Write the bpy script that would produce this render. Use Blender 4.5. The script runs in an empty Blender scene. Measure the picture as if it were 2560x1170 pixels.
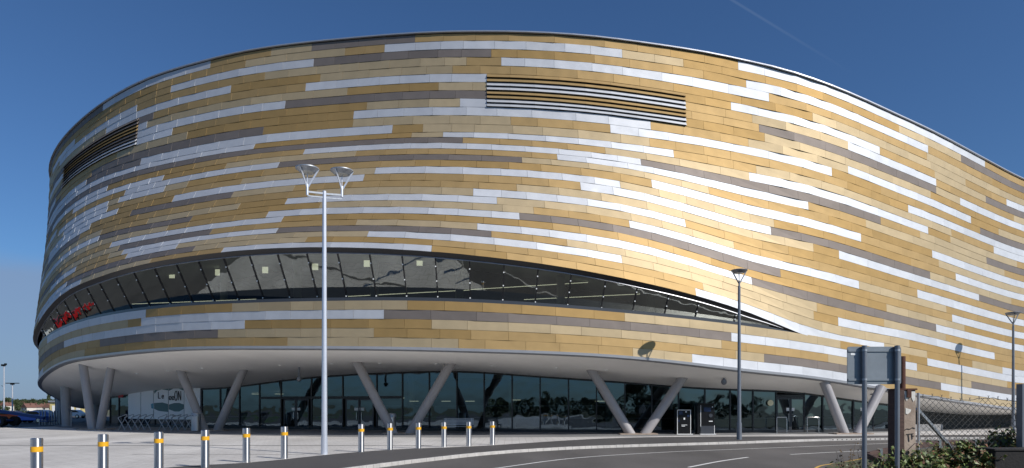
import bpy, bmesh, math, random
import numpy as np
from mathutils import Vector, Matrix
random.seed(7)
rng = np.random.RandomState(11)
SC = bpy.context.scene
COL = SC.collection
F, YH, H = 1700.0, 1018.0, 1.9          # focal length and horizon in photo pixels, eye height in metres
R = math.radians

def G(x, y, z=0.0):
    """ground point (height z) seen at photo pixel x,y"""
    d = (H - z) * F / (y - YH)
    return ((x - 1280) / F * d, d, z)
def at(x, y, d):
    return ((x - 1280) / F * d, d, H + (YH - y) / F * d)

# ------------------------------------------------------------------ materials
def mat(name, col, rough=0.5, metal=0.0, noise=0.0, nscale=4.0, bump=0.0, bscale=20.0, bdist=0.02, spec=0.5,
        emis=None, estr=0.0, stretch=None, col2=None, attr=None, coat=0.0, bdetail=3):
    m = bpy.data.materials.new(name); m.use_nodes = True
    nt = m.node_tree; b = nt.nodes['Principled BSDF']
    b.inputs['Base Color'].default_value = (*col, 1)
    b.inputs['Roughness'].default_value = rough
    b.inputs['Metallic'].default_value = metal
    b.inputs['Specular IOR Level'].default_value = spec
    b.inputs['Coat Weight'].default_value = coat
    L = nt.links.new
    tc = nt.nodes.new('ShaderNodeTexCoord'); mp = nt.nodes.new('ShaderNodeMapping')
    L(tc.outputs['Object'], mp.inputs['Vector'])
    if stretch: mp.inputs['Scale'].default_value = stretch
    src = None
    if noise > 0:
        n = nt.nodes.new('ShaderNodeTexNoise'); n.inputs['Scale'].default_value = nscale
        n.inputs['Detail'].default_value = 8; n.inputs['Roughness'].default_value = 0.65
        L(mp.outputs['Vector'], n.inputs['Vector'])
        r = nt.nodes.new('ShaderNodeValToRGB')
        r.color_ramp.elements[0].position = 0.3; r.color_ramp.elements[1].position = 0.7
        c2 = col2 if col2 else tuple(min(1, c * (1 + noise)) for c in col)
        c1 = col if col2 else tuple(c * (1 - noise) for c in col)
        r.color_ramp.elements[0].color = (*c1, 1); r.color_ramp.elements[1].color = (*c2, 1)
        L(n.outputs['Fac'], r.inputs['Fac']); src = r.outputs['Color']
    if attr:
        a = nt.nodes.new('ShaderNodeAttribute'); a.attribute_name = attr
        mx = nt.nodes.new('ShaderNodeMix'); mx.data_type = 'RGBA'; mx.blend_type = 'MULTIPLY'
        mx.inputs[0].default_value = 1.0
        if src: L(src, mx.inputs[6])
        else: mx.inputs[6].default_value = (*col, 1)
        L(a.outputs['Color'], mx.inputs[7]); src = mx.outputs[2]
    if src: L(src, b.inputs['Base Color'])
    if bump > 0:
        n = nt.nodes.new('ShaderNodeTexNoise'); n.inputs['Scale'].default_value = bscale
        n.inputs['Detail'].default_value = bdetail
        L(mp.outputs['Vector'], n.inputs['Vector'])
        bp = nt.nodes.new('ShaderNodeBump'); bp.inputs['Strength'].default_value = bump
        bp.inputs['Distance'].default_value = bdist
        L(n.outputs['Fac'], bp.inputs['Height']); L(bp.outputs['Normal'], b.inputs['Normal'])
    if emis:
        b.inputs['Emission Color'].default_value = (*emis, 1); b.inputs['Emission Strength'].default_value = estr
    return m

PK = dict(rough=0.65, metal=0.65, noise=0.05, nscale=1.5, bump=0.55, bscale=0.85, bdist=0.06, attr='tone', spec=0.25, bdetail=0.8)
M = {}
M['gold'] = mat('anodised_gold', (0.41, 0.286, 0.134), **PK)
M['amber'] = mat('anodised_amber', (0.385, 0.258, 0.108), **PK)
M['champ'] = mat('anodised_champagne', (0.455, 0.365, 0.232), **PK)
M['silver'] = mat('anodised_silver', (0.56, 0.575, 0.605), **PK)
M['bronze'] = mat('anodised_bronze_grey', (0.205, 0.178, 0.162), **PK)
M['backing'] = mat('dark_backing', (0.03, 0.028, 0.025), 0.8)
M['frame'] = mat('black_frame', (0.022, 0.022, 0.025), 0.35)
M['charcoal'] = mat('charcoal_frame', (0.045, 0.05, 0.06), 0.35)
M['trim'] = mat('silver_trim', (0.50, 0.51, 0.545), 0.42, 0.7, noise=0.05, nscale=2)
M['soffit'] = mat('soffit_render', (0.92, 0.895, 0.86), 0.75, noise=0.05, nscale=0.25)
M['roof'] = mat('roof_membrane', (0.45, 0.46, 0.48), 0.8, noise=0.1)
M['column'] = mat('column_paint', (0.34, 0.325, 0.33), 0.38, noise=0.05, nscale=3)
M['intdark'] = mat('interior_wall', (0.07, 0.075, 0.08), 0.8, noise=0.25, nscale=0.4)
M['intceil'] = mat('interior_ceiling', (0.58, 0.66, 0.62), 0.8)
M['intfloor'] = mat('interior_floor', (0.16, 0.15, 0.14), 0.6)
M['intcol'] = mat('interior_column', (0.45, 0.5, 0.5), 0.6)
M['lit'] = mat('lit_lamp', (0.9, 0.9, 0.7), 0.5, emis=(1.0, 0.95, 0.72), estr=0.6)
M['steel'] = mat('brushed_steel', (0.66, 0.65, 0.64), 0.27, 1.0, noise=0.08, nscale=6, stretch=(1, 1, 8))
M['galv'] = mat('galvanised_steel', (0.42, 0.44, 0.47), 0.45, 0.75, noise=0.15, nscale=12)
M['polepaint'] = mat('pale_grey_pole_paint', (0.60, 0.63, 0.70), 0.38, 0.45, noise=0.06, nscale=2)
M['polegrey'] = mat('dark_grey_pole_paint', (0.20, 0.215, 0.245), 0.38, 0.5, noise=0.08, nscale=2)
M['white_paint'] = mat('white_paint', (0.80, 0.80, 0.79), 0.5, noise=0.06, nscale=5)
M['yellow'] = mat('yellow_reflective_band', (0.78, 0.40, 0.012), 0.45)
M['lens'] = mat('lamp_lens', (0.62, 0.62, 0.58), 0.2)
M['black'] = mat('black_enamel', (0.010, 0.010, 0.011), 0.3, noise=0.1, spec=0.25)
M['rubber'] = mat('tyre_rubber', (0.02, 0.02, 0.02), 0.8)
M['carglass'] = mat('car_glass', (0.02, 0.025, 0.03), 0.08)
M['orange'] = mat('orange_car_paint', (0.72, 0.09, 0.01), 0.3, coat=0.5)
M['blue'] = mat('blue_car_paint', (0.03, 0.14, 0.60), 0.3, coat=0.5)
M['white_car'] = mat('white_car_paint', (0.75, 0.76, 0.78), 0.3, coat=0.5)
M['boomblue'] = mat('boom_lift_blue', (0.012, 0.05, 0.19), 0.4)
M['rust'] = mat('rusty_steel', (0.055, 0.02, 0.014), 0.85, noise=0.5, nscale=9, col2=(0.10, 0.036, 0.022), bump=0.3, bscale=40)
M['timber'] = mat('stained_timber', (0.075, 0.042, 0.034), 0.8, noise=0.35, nscale=5, stretch=(1, 1, 6), bump=0.3, bscale=30)
M['concrete'] = mat('weathered_concrete', (0.27, 0.205, 0.16), 0.85, noise=0.3, nscale=3.2, col2=(0.44, 0.35, 0.28), bump=0.3, bscale=30)
M['flake'] = mat('flaking_white_paint', (0.70, 0.68, 0.63), 0.8, noise=0.15, nscale=14)
M['graffiti'] = mat('black_marker', (0.03, 0.025, 0.025), 0.7)
M['wire'] = mat('fence_wire', (0.10, 0.10, 0.097), 0.5, 0.5)
M['signback'] = mat('grey_sign_back', (0.22, 0.25, 0.28), 0.45, 0.35, noise=0.12, nscale=3)
M['darkbrick'] = mat('dark_block', (0.013, 0.012, 0.0125), 0.85, noise=0.3, nscale=8, bump=0.4, bscale=25)
M['leaf'] = mat('bramble_leaf', (0.045, 0.085, 0.018), 0.5, noise=0.5, nscale=6, col2=(0.16, 0.19, 0.05), attr='tone')
M['redleaf'] = mat('autumn_leaf', (0.16, 0.065, 0.025), 0.6, noise=0.4, nscale=8)
M['stem'] = mat('dry_stem', (0.17, 0.12, 0.07), 0.8)
M['treeleaf'] = mat('tree_leaf', (0.024, 0.042, 0.014), 0.7, noise=0.5, nscale=0.8, col2=(0.065, 0.085, 0.03), attr='tone')
M['bark'] = mat('bark', (0.09, 0.07, 0.05), 0.9, noise=0.3)
M['housewall'] = mat('house_render', (0.62, 0.58, 0.52), 0.8)
M['houseroof'] = mat('red_roof_tile', (0.17, 0.085, 0.065), 0.85, noise=0.2)
M['teal'] = mat('teal_print', (0.10, 0.19, 0.20), 0.5)
M['red'] = mat('red_print', (0.55, 0.03, 0.035), 0.5)
M['poster'] = mat('reflected_poster_white', (0.93, 0.94, 0.95), 0.5, emis=(0.8, 0.85, 0.9), estr=0.0)
M['cream'] = mat('cream_sticker', (0.78, 0.72, 0.48), 0.6)
M['notice'] = mat('notice_paper', (0.78, 0.8, 0.8), 0.6)
M['screen'] = mat('blue_screen', (0.015, 0.028, 0.075), 0.2)

def brushed(name, col, rough):
    m = mat(name, col, rough, 1.0, noise=0.06, nscale=5, stretch=(1, 1, 8)); b = m.node_tree.nodes['Principled BSDF']
    tg = m.node_tree.nodes.new('ShaderNodeTangent'); tg.direction_type = 'RADIAL'; tg.axis = 'Z'
    m.node_tree.links.new(tg.outputs[0], b.inputs['Tangent']); b.inputs['Anisotropic'].default_value = 0.85; b.inputs['Anisotropic Rotation'].default_value = 0.25
    return m
M['brushed'] = brushed('brushed_round_steel', (0.62, 0.61, 0.60), 0.42)
def glass_mat(name, tint, ior, refl):
    m = bpy.data.materials.new(name); m.use_nodes = True
    nt = m.node_tree; nt.nodes.clear(); L = nt.links.new
    o = nt.nodes.new('ShaderNodeOutputMaterial'); mx = nt.nodes.new('ShaderNodeMixShader')
    t = nt.nodes.new('ShaderNodeBsdfTransparent'); t.inputs['Color'].default_value = (*tint, 1)
    g = nt.nodes.new('ShaderNodeBsdfGlossy'); g.inputs['Roughness'].default_value = 0.015
    g.inputs['Color'].default_value = (*refl, 1)
    fr = nt.nodes.new('ShaderNodeFresnel'); fr.inputs['IOR'].default_value = ior
    tc = nt.nodes.new('ShaderNodeTexCoord'); n = nt.nodes.new('ShaderNodeTexNoise')
    n.inputs['Scale'].default_value = 0.9; n.inputs['Detail'].default_value = 1.0
    bp = nt.nodes.new('ShaderNodeBump'); bp.inputs['Strength'].default_value = 0.5; bp.inputs['Distance'].default_value = 0.02
    L(tc.outputs['Object'], n.inputs['Vector']); L(n.outputs['Fac'], bp.inputs['Height'])
    L(bp.outputs['Normal'], g.inputs['Normal'])
    L(fr.outputs['Fac'], mx.inputs['Fac']); L(t.outputs[0], mx.inputs[1]); L(g.outputs[0], mx.inputs[2])
    L(mx.outputs[0], o.inputs['Surface'])
    return m
M['glass'] = glass_mat('tinted_curtain_glass', (0.34, 0.41, 0.41), 2.35, (0.62, 0.82, 1.0))
M['rglass'] = glass_mat('ribbon_window_glass', (0.62, 0.70, 0.65), 3.1, (0.92, 0.98, 0.94))

# ------------------------------------------------------------------ mesh builder
class MB:
    def __init__(s): s.v = []; s.f = []; s.m = []; s.t = []
    def face(s, pts, m=0, tone=1.0):
        k = len(s.v); s.v += [tuple(p) for p in pts]; s.f.append(tuple(range(k, k + len(pts)))); s.m.append(m); s.t.append(tone)
    def box(s, c, size, m=0, rz=0.0, rot=None):
        hx, hy, hz = size[0] / 2, size[1] / 2, size[2] / 2
        mt = rot if rot is not None else Matrix.Rotation(rz, 3, 'Z')
        k = len(s.v)
        for dx, dy, dz in ((-1,-1,-1),(1,-1,-1),(1,1,-1),(-1,1,-1),(-1,-1,1),(1,-1,1),(1,1,1),(-1,1,1)):
            p = mt @ Vector((dx * hx, dy * hy, dz * hz)); s.v.append((c[0] + p.x, c[1] + p.y, c[2] + p.z))
        for q in ((0,3,2,1),(4,5,6,7),(0,1,5,4),(1,2,6,5),(2,3,7,6),(3,0,4,7)):
            s.f.append(tuple(k + i for i in q)); s.m.append(m); s.t.append(1.0)
    def bar(s, p0, p1, w, h, m=0):
        p0 = Vector(p0); p1 = Vector(p1); d = p1 - p0
        q = d.to_track_quat('Y', 'Z').to_matrix()
        s.box((p0 + p1) / 2, (w, d.length, h), m, rot=q)
    def cyl(s, p0, p1, r0, r1=None, n=12, m=0, caps=True):
        r1 = r0 if r1 is None else r1
        p0 = Vector(p0); p1 = Vector(p1); d = (p1 - p0).normalized()
        a = d.orthogonal().normalized(); b = d.cross(a); k = len(s.v)
        for p, r in ((p0, r0), (p1, r1)):
            for i in range(n):
                an = 2 * math.pi * i / n; s.v.append(tuple(p + a * (r * math.cos(an)) + b * (r * math.sin(an))))
        for i in range(n):
            j = (i + 1) % n; s.f.append((k + i, k + j, k + n + j, k + n + i)); s.m.append(m); s.t.append(1.0)
        if caps:
            s.f.append(tuple(k + i for i in reversed(range(n)))); s.m.append(m); s.t.append(1.0)
            s.f.append(tuple(k + n + i for i in range(n))); s.m.append(m); s.t.append(1.0)
    def tube(s, pts, r, n=8, m=0):
        pts = [Vector(p) for p in pts]; k0 = len(s.v); ref = None
        for i, p in enumerate(pts):
            d = (pts[min(i + 1, len(pts) - 1)] - pts[max(i - 1, 0)]).normalized()
            if ref is None: ref = d.orthogonal().normalized()
            a = (ref - d * ref.dot(d)).normalized(); ref = a; b = d.cross(a)
            rr = r[i] if isinstance(r, (list, tuple)) else r
            for q in range(n):
                an = 2 * math.pi * q / n; s.v.append(tuple(p + a * (rr * math.cos(an)) + b * (rr * math.sin(an))))
        for i in range(len(pts) - 1):
            for q in range(n):
                j = (q + 1) % n; k = k0 + i * n
                s.f.append((k + q, k + j, k + n + j, k + n + q)); s.m.append(m); s.t.append(1.0)
        s.f.append(tuple(k0 + q for q in reversed(range(n)))); s.m.append(m); s.t.append(1.0)
        e = k0 + (len(pts) - 1) * n; s.f.append(tuple(e + q for q in range(n))); s.m.append(m); s.t.append(1.0)
    def lathe(s, prof, n=24, m=0, c=(0, 0, 0)):
        k0 = len(s.v)
        for r, z in prof:
            for i in range(n):
                an = 2 * math.pi * i / n; s.v.append((c[0] + r * math.cos(an), c[1] + r * math.sin(an), c[2] + z))
        for q in range(len(prof) - 1):
            for i in range(n):
                j = (i + 1) % n; k = k0 + q * n
                s.f.append((k + i, k + j, k + n + j, k + n + i)); s.m.append(m); s.t.append(1.0)
        if prof[0][0] > 1e-6: s.f.append(tuple(k0 + i for i in reversed(range(n)))); s.m.append(m); s.t.append(1.0)
        if prof[-1][0] > 1e-6:
            e = k0 + (len(prof) - 1) * n; s.f.append(tuple(e + i for i in range(n))); s.m.append(m); s.t.append(1.0)
    def prism(s, poly, y0, y1, m=0):
        """polygon in XZ extruded along Y"""
        n = len(poly); k = len(s.v)
        for y in (y0, y1):
            for x, z in poly: s.v.append((x, y, z))
        s.f.append(tuple(range(k, k + n))); s.f.append(tuple(reversed(range(k + n, k + 2 * n))))
        s.m += [m, m]; s.t += [1.0, 1.0]
        for i in range(n):
            j = (i + 1) % n; s.f.append((k + i, k + n + i, k + n + j, k + j)); s.m.append(m); s.t.append(1.0)
    def build(s, name, mats, parent=None, smooth=False, bevel=0.0, world=True, tone=False, raw=False):
        me = bpy.data.meshes.new(name); me.from_pydata(s.v, [], s.f)
        mats = mats if isinstance(mats, (list, tuple)) else [mats]
        for mm in mats: me.materials.append(mm)
        me.polygons.foreach_set('material_index', s.m)
        if tone:
            ca = me.color_attributes.new('tone', 'FLOAT_COLOR', 'CORNER'); arr = []
            for p, t in zip(me.polygons, s.t): arr += [t, t, t, 1.0] * p.loop_total
            ca.data.foreach_set('color', arr)
        bm = bmesh.new(); bm.from_mesh(me)
        if smooth or bevel: bmesh.ops.remove_doubles(bm, verts=bm.verts, dist=1e-5)
        if not tone and not raw: bmesh.ops.recalc_face_normals(bm, faces=bm.faces)
        bm.to_mesh(me); bm.free()
        o = bpy.data.objects.new(name, me); COL.objects.link(o)
        if parent is not None:
            o.parent = parent
            if world:
                w = Vector((0, 0, 0)); p = parent
                while p is not None: w += p.location; p = p.parent
                o.location = -w
        if smooth:
            for p in me.polygons: p.use_smooth = True
            es = o.modifiers.new('edges', 'EDGE_SPLIT'); es.split_angle = R(38)
        if bevel:
            b = o.modifiers.new('bevel', 'BEVEL'); b.width = bevel; b.segments = 2; b.limit_method = 'ANGLE'
        return o

def thing(name, label, cat, loc=(0, 0, 0), rz=0.0, group=None):
    o = bpy.data.objects.new(name, None); COL.objects.link(o); o.location = loc; o.rotation_euler = (0, 0, rz)
    o.empty_display_size = 0.3
    return tag(o, label, cat, group)
def tag(o, label, cat, group=None):
    o['label'] = label; o['category'] = cat
    if group: o['group'] = group
    return o
def struct(o):
    o['kind'] = 'structure'; return o
def dup(root, loc, rz=None, label=None, scale=None):
    def cp(o, par):
        c = o.copy(); COL.objects.link(c); c.parent = par
        for ch in o.children: cp(ch, c)
        return c
    r = cp(root, None); r.location = loc
    if rz is not None: r.rotation_euler = (0, 0, rz)
    if label: r['label'] = label
    if scale: r.scale = (scale,) * 3 if not isinstance(scale, tuple) else scale
    return r

# ------------------------------------------------------------------ camera, sun, sky
cam = bpy.data.cameras.new('Camera'); co = bpy.data.objects.new('Camera', cam); COL.objects.link(co)
cam.sensor_width = 36; cam.lens = 36 * F / 2560; cam.shift_y = (YH - 585) / 2560
cam.clip_end = 6000; co.location = (0, 0, H); co.rotation_euler = (R(90), 0, 0); SC.camera = co
EL, AZ = 36.0, 36.0                       # sun height; angle of the sun towards the camera from the picture plane
sd = Vector((math.cos(R(EL)) * math.cos(R(AZ)), -math.cos(R(EL)) * math.sin(R(AZ)), math.sin(R(EL))))
sl = bpy.data.lights.new('Sun', 'SUN'); so = bpy.data.objects.new('Sun', sl); COL.objects.link(so)
sl.energy = 4.0; sl.angle = R(0.5); sl.color = (1.0, 0.955, 0.89)
so.rotation_euler = (-sd).to_track_quat('-Z', 'Y').to_euler(); so.location = (60, -60, 80)
w = bpy.data.worlds.new('World'); SC.world = w; w.use_nodes = True
nt = w.node_tree; L = nt.links.new; bg = nt.nodes['Background']
sky = nt.nodes.new('ShaderNodeTexSky'); sky.sky_type = 'NISHITA'; sky.sun_disc = False
sky.sun_elevation = R(EL); sky.sun_rotation = math.atan2(sd.x, sd.y)
sky.air_density = 1.0; sky.dust_density = 0.6; sky.ozone_density = 3.0
tc = nt.nodes.new('ShaderNodeTexCoord')
def vdot(v):
    n = nt.nodes.new('ShaderNodeVectorMath'); n.operation = 'DOT_PRODUCT'; n.inputs[1].default_value = v
    L(tc.outputs['Generated'], n.inputs[0]); return n.outputs['Value']
def mth(op, a, b=None, clamp=False):
    n = nt.nodes.new('ShaderNodeMath'); n.operation = op; n.use_clamp = clamp
    for i, q in enumerate((a, b)):
        if q is None: continue
        if isinstance(q, (int, float)): n.inputs[i].default_value = q
        else: L(q, n.inputs[i])
    return n.outputs[0]
def ramp(val, lo, hi):
    n = nt.nodes.new('ShaderNodeMapRange'); n.interpolation_type = 'SMOOTHSTEP'
    n.inputs['From Min'].default_value = lo; n.inputs['From Max'].default_value = hi
    L(val, n.inputs['Value']); return n.outputs['Result']
# a low bank of thin cloud in the west and a thin contrail
nz = nt.nodes.new('ShaderNodeTexNoise'); nz.inputs['Scale'].default_value = 3.2; nz.inputs['Detail'].default_value = 6
mp = nt.nodes.new('ShaderNodeMapping'); mp.inputs['Scale'].default_value = (1, 1, 4.0)
L(tc.outputs['Generated'], mp.inputs['Vector']); L(mp.outputs['Vector'], nz.inputs['Vector'])
zc = vdot((0, 0, 1))
left = ramp(vdot((-0.66, 0.75, 0)), 0.90, 0.985)
zz = mth('ADD', zc, mth('MULTIPLY', mth('SUBTRACT', nz.outputs['Fac'], 0.5), 0.09))
band = mth('MULTIPLY', ramp(zz, 0.20, 0.155), left)
d1 = Vector(((1830 - 1280) / F, 1, (YH - 0) / F)).normalized(); d2 = Vector(((2150 - 1280) / F, 1, (YH - 195) / F)).normalized()
nn = d1.cross(d2).normalized(); dd = (d2 - d1).normalized()
line = ramp(mth('ABSOLUTE', vdot(tuple(nn))), 0.0022, 0.0004)
line = mth('MULTIPLY', line, ramp(vdot(tuple(dd)), dd.dot(d2) + 0.01, dd.dot(d1)))
mx1 = nt.nodes.new('ShaderNodeMix'); mx1.data_type = 'RGBA'
SKY_TINT = (0.57, 0.83, 1.12)
tint = nt.nodes.new('ShaderNodeMix'); tint.data_type = 'RGBA'; tint.blend_type = 'MULTIPLY'; tint.inputs[0].default_value = 1
tint.inputs[7].default_value = (*SKY_TINT, 1)
L(sky.outputs['Color'], tint.inputs[6]); L(tint.outputs[2], mx1.inputs[6])
mx1.inputs[7].default_value = (2.75, 3.85, 5.9, 1)
L(mth('MULTIPLY', band, 0.75), mx1.inputs[0])
mx2 = nt.nodes.new('ShaderNodeMix'); mx2.data_type = 'RGBA'
L(mx1.outputs[2], mx2.inputs[6]); mx2.inputs[7].default_value = (3.2, 4.2, 6.0, 1)
L(mth('MULTIPLY', line, 0.13), mx2.inputs[0])
L(mx2.outputs[2], bg.inputs['Color']); bg.inputs['Strength'].default_value = 0.070
SC.view_settings.view_transform = 'Standard'; SC.view_settings.look = 'None'
SC.view_settings.exposure = 0.2; SC.view_settings.gamma = 1.0
SC.cycles.max_bounces = 8; SC.cycles.transparent_max_bounces = 12

# ------------------------------------------------------------------ the arena: plan curve
ctrl = [(-24.3, 47.5), (-13.5, 42.9), (-3.3, 41.4), (7.2, 42.9), (16.9, 45.6), (30.1, 50.9), (37.8, 55.2), (56, 66.5), (71, 77),
        (83, 92), (84, 112), (70, 135), (40, 150), (0, 154), (-35, 146), (-55, 128), (-61, 108), (-58.2, 92), (-55.4, 85), (-52, 78), (-47.6, 68.2), (-36.5, 56.7)]
def spline_closed(pts, k=60):
    out = []; n = len(pts); P = [np.array(p, float) for p in pts]
    for i in range(n):
        p0, p1, p2, p3 = P[i - 1], P[i], P[(i + 1) % n], P[(i + 2) % n]
        t0 = 0; t1 = t0 + np.linalg.norm(p1 - p0) ** .5; t2 = t1 + np.linalg.norm(p2 - p1) ** .5; t3 = t2 + np.linalg.norm(p3 - p2) ** .5
        for q in range(k):
            t = t1 + (t2 - t1) * q / k
            a1 = (t1 - t) / (t1 - t0) * p0 + (t - t0) / (t1 - t0) * p1
            a2 = (t2 - t) / (t2 - t1) * p1 + (t - t1) / (t2 - t1) * p2
            a3 = (t3 - t) / (t3 - t2) * p2 + (t - t2) / (t3 - t2) * p3
            b1 = (t2 - t) / (t2 - t0) * a1 + (t - t0) / (t2 - t0) * a2
            b2 = (t3 - t) / (t3 - t1) * a2 + (t - t1) / (t3 - t1) * a3
            out.append((t2 - t) / (t2 - t1) * b1 + (t - t1) / (t2 - t1) * b2)
    return np.array(out)
# order so that u grows from the hidden back, round the left end, along the front to the right
ci = ctrl[13:] + ctrl[:13]
raw = spline_closed(ci)
seg = np.r_[0, np.cumsum(np.linalg.norm(np.diff(np.vstack([raw, raw[:1]]), axis=0), axis=1))]
PER = seg[-1]; NS = 2000
us = np.arange(NS) * PER / NS
cl = np.vstack([raw, raw[:1]])
B = np.c_[np.interp(us, seg, cl[:, 0]), np.interp(us, seg, cl[:, 1])]
ker = np.exp(-0.5 * (np.arange(-60, 61) * PER / NS / 2.2) ** 2); ker /= ker.sum()
B = np.c_[[np.convolve(np.r_[B[-60:, i], B[:, i], B[:60, i]], ker, 'valid') for i in (0, 1)]].T
T = np.roll(B, -1, 0) - np.roll(B, 1, 0); T /= np.linalg.norm(T, axis=1)[:, None]
N = np.c_[T[:, 1], -T[:, 0]]
def per(arr, u): return np.interp(np.mod(u, PER), np.r_[us, PER], np.r_[arr, arr[:1]])
def Bp(u, ins=0.0):
    x = per(B[:, 0], u); y = per(B[:, 1], u); nx = per(N[:, 0], u); ny = per(N[:, 1], u)
    return x - nx * ins, y - ny * ins, nx, ny
ximg = 1280 + F * B[:, 0] / np.maximum(B[:, 1], 1)
front = (B[:, 1] < 95)
i_sil = int(np.argmin(np.where(front, ximg, 1e9))); U_SIL = us[i_sil]
i_r = int(np.argmin(np.abs(np.where(us > U_SIL, ximg, -1e9) - 2560))); U_R = us[i_r]
uu = np.linspace(U_SIL, U_R + 12, 900)
def ux(x):                                # u on the base curve seen at photo column x
    return float(np.interp(x, np.maximum.accumulate(1280 + F * Bp(uu)[0] / Bp(uu)[1]), uu))

def hermite(xk, yk):
    xk = np.array(xk, float); yk = np.array(yk, float)
    d = np.diff(yk) / np.diff(xk); m = np.r_[d[0], (d[:-1] * np.diff(xk)[1:] + d[1:] * np.diff(xk)[:-1]) / (xk[2:] - xk[:-2]), d[-1]]
    m[1:-1] = np.where(d[:-1] * d[1:] <= 0, m[1:-1] * 0.3, m[1:-1])
    def f(x):
        x = np.clip(x, xk[0], xk[-1]); i = np.clip(np.searchsorted(xk, x) - 1, 0, len(xk) - 2)
        h = xk[i + 1] - xk[i]; t = (x - xk[i]) / h
        return (2*t**3-3*t**2+1)*yk[i] + (t**3-2*t**2+t)*h*m[i] + (-2*t**3+3*t**2)*yk[i+1] + (t**3-t**2)*h*m[i+1]
    return f
# inset of the roof edge behind the base curve (the wall flares out over the entrance)
tot_f = hermite([0, U_SIL - 40, U_SIL - 8, U_SIL, ux(165), ux(250), ux(410), ux(745), ux(1145), ux(1550), ux(1780), ux(1910), ux(1985), ux(2290), ux(2450), U_R + 30, PER],
                [0.6, 0.6, 0.8, 1.0, 2.2, 3.3, 5.0, 6.3, 5.4, 3.4, 2.3, 1.5, 0.8, 0.35, 0.2, 0.2, 0.6])
lip_f = hermite([0, U_SIL - 30, U_SIL, ux(410), ux(1145), ux(1700), ux(1990), PER], [0, 0, 0.45, 0.55, 0.5, 0.35, 0, 0])
NR, NL = 31, 5
def ins_row(j, u):                         # j = 0 roof edge ... 31 lower lip of the upper skin
    f = (NR - j) / NR; f12 = 19 / NR
    s = 0.03
    a = 0.93 * f / f12; b = 0.93 + 0.07 * (f - f12) / (1 - f12)
    g = 0.5 * (a + b - math.sqrt((a - b) ** 2 + s))
    g0 = 0.5 * (b - 0 + 0) * 0
    return tot_f(u) * max(g, 0) - lip_f(u) * (1 - f)
# photo heights of the row boundaries, read at several columns (roof edge, then the foot of each row)
def lin(a, b, n): return list(np.linspace(a, b, n))
rows = {
 165: lin(343, 410, 6) + lin(410, 462, 5)[1:] + lin(462, 500, 4)[1:] + lin(500, 729, 20)[1:],
 250: lin(267, 344, 6) + lin(344, 402, 5)[1:] + lin(402, 445, 4)[1:] + lin(445, 692, 20)[1:],
 410: [185.6,202.6,219.7,236.4,254.4,272.3,290,307,325.6,343,362,382,399,410.8,423.6,437.7,450.5,464.6,479.5,493.6,509,523,538.5,552.6,565,578,591,604,615,627,640,651],
 745: [113,131.3,150.5,170.5,190,209.5,229.5,248.7,268.5,287.7,308,328,349,361.5,374,387,401,415,431.5,446,462,477,493.6,508.5,523,538.5,552.6,566.7,580,593,606,619],
 1145: [84.1,102,122.6,142.6,163.6,184,205,225.6,246,267,288,309.7,330,343,357.5,371.8,386,400.5,417,434.6,452.6,469,487.7,504.6,521.8,538.5,554.6,571,586.4,603.3,618.7,635],
 1550: [104,123,144,165.6,186.7,208,229.7,251.5,272.6,292,314,335,356.7,373,389.5,404,418.5,433,452.6,469.7,489.7,509.5,527,546,564,582,600.5,620,638,657,675,694],
 1910: [167,188.7,208,229,252,272,292,313,332.5,354,375,395,416,438,459,479.5,500,521,542.6,563.6,583.6,603,624,642.6,662,683.6,702,720.5,737.7,757,776,796],
 1990: [188.7,209,229,250,270,291,311,332,353,373,393,414,434,455,476,497,517,538.5,560,579.5,599,619.5,641,661,681.5,702,721.5,743,764.6,785.6,807,830],
 2290: lin(313, 500, 11) + [519,538,556,574,592,611.5,630,648.7,668,687,705,722.5,743,761,779.5,798,816.4,834,853,871.5,889.5],
 2450: [395.6,412,430,448,466,483,500,517,535,551,569,585,602,620,636.7,653,669,687,704,720.6,737,753,770,789,805,823,838,856,873.5,891,905,923],
 2560: lin(452, 943, 32)}
lows = {165: (817, 901), 250: (792, 886), 410: (769, 870), 745: (753.5, 865), 1145: (754, 870.5), 1550: (781, 888), 1910: (820.5, 927),
        1990: (832, 935), 2290: (889.5, 983), 2450: (923, 1008), 2560: (943, 1021)}
cols = sorted(rows)
def zfun(ys, insf, zsil, zb):
    uk, zk = [], []
    X, Y, _, _ = Bp(uu, insf(uu)); xi = np.maximum.accumulate(1280 + F * X / Y)
    for x, y in zip(cols, ys):
        u = float(np.interp(x, xi, uu)); d = float(np.interp(u, uu, Y)); uk.append(u); zk.append(H + (YH - y) / F * d)
    k0 = [0, U_SIL - 60, U_SIL - 28, U_SIL - 12, U_SIL]
    z0 = [zb, zb, zb, zb + (zsil - zb) * 0.4, zsil]
    return hermite(k0 + uk + [U_R + 25, PER], z0 + zk + [zk[-1], zb])
zr = []
for j in range(NR + 1):
    f = (NR - j) / NR
    zsil = np.interp(f, [0, 19 / 31, 1], [8.6, 19.2, 26.1]); zb = np.interp(f, [0, 1], [6.0, 23.5])
    zr.append(zfun([rows[c][j] for c in cols], lambda u, j=j: ins_row(j, u), zsil, zb))
zl = []
for j in range(NL + 1):
    f = j / NL
    zl.append(zfun([lows[c][0] + (lows[c][1] - lows[c][0]) * f for c in cols], lambda u: u * 0, 7.7 + (4.4 - 7.7) * f, 5.0 + (1.9 - 5.0) * f))
def low_ins(j, u): return u * 0.0 + 0.0
zs_f = zl[NL]                               # soffit edge height
slope_f = hermite([0, U_SIL - 30, U_SIL, ux(197), ux(410), ux(745), ux(1145), ux(1550), ux(1910), ux(2290), ux(2450), U_R + 30, PER],
                  [.05, .05, .30, .34, .19, .105, .08, .15, .20, .22, .17, .06, .05])
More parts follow.
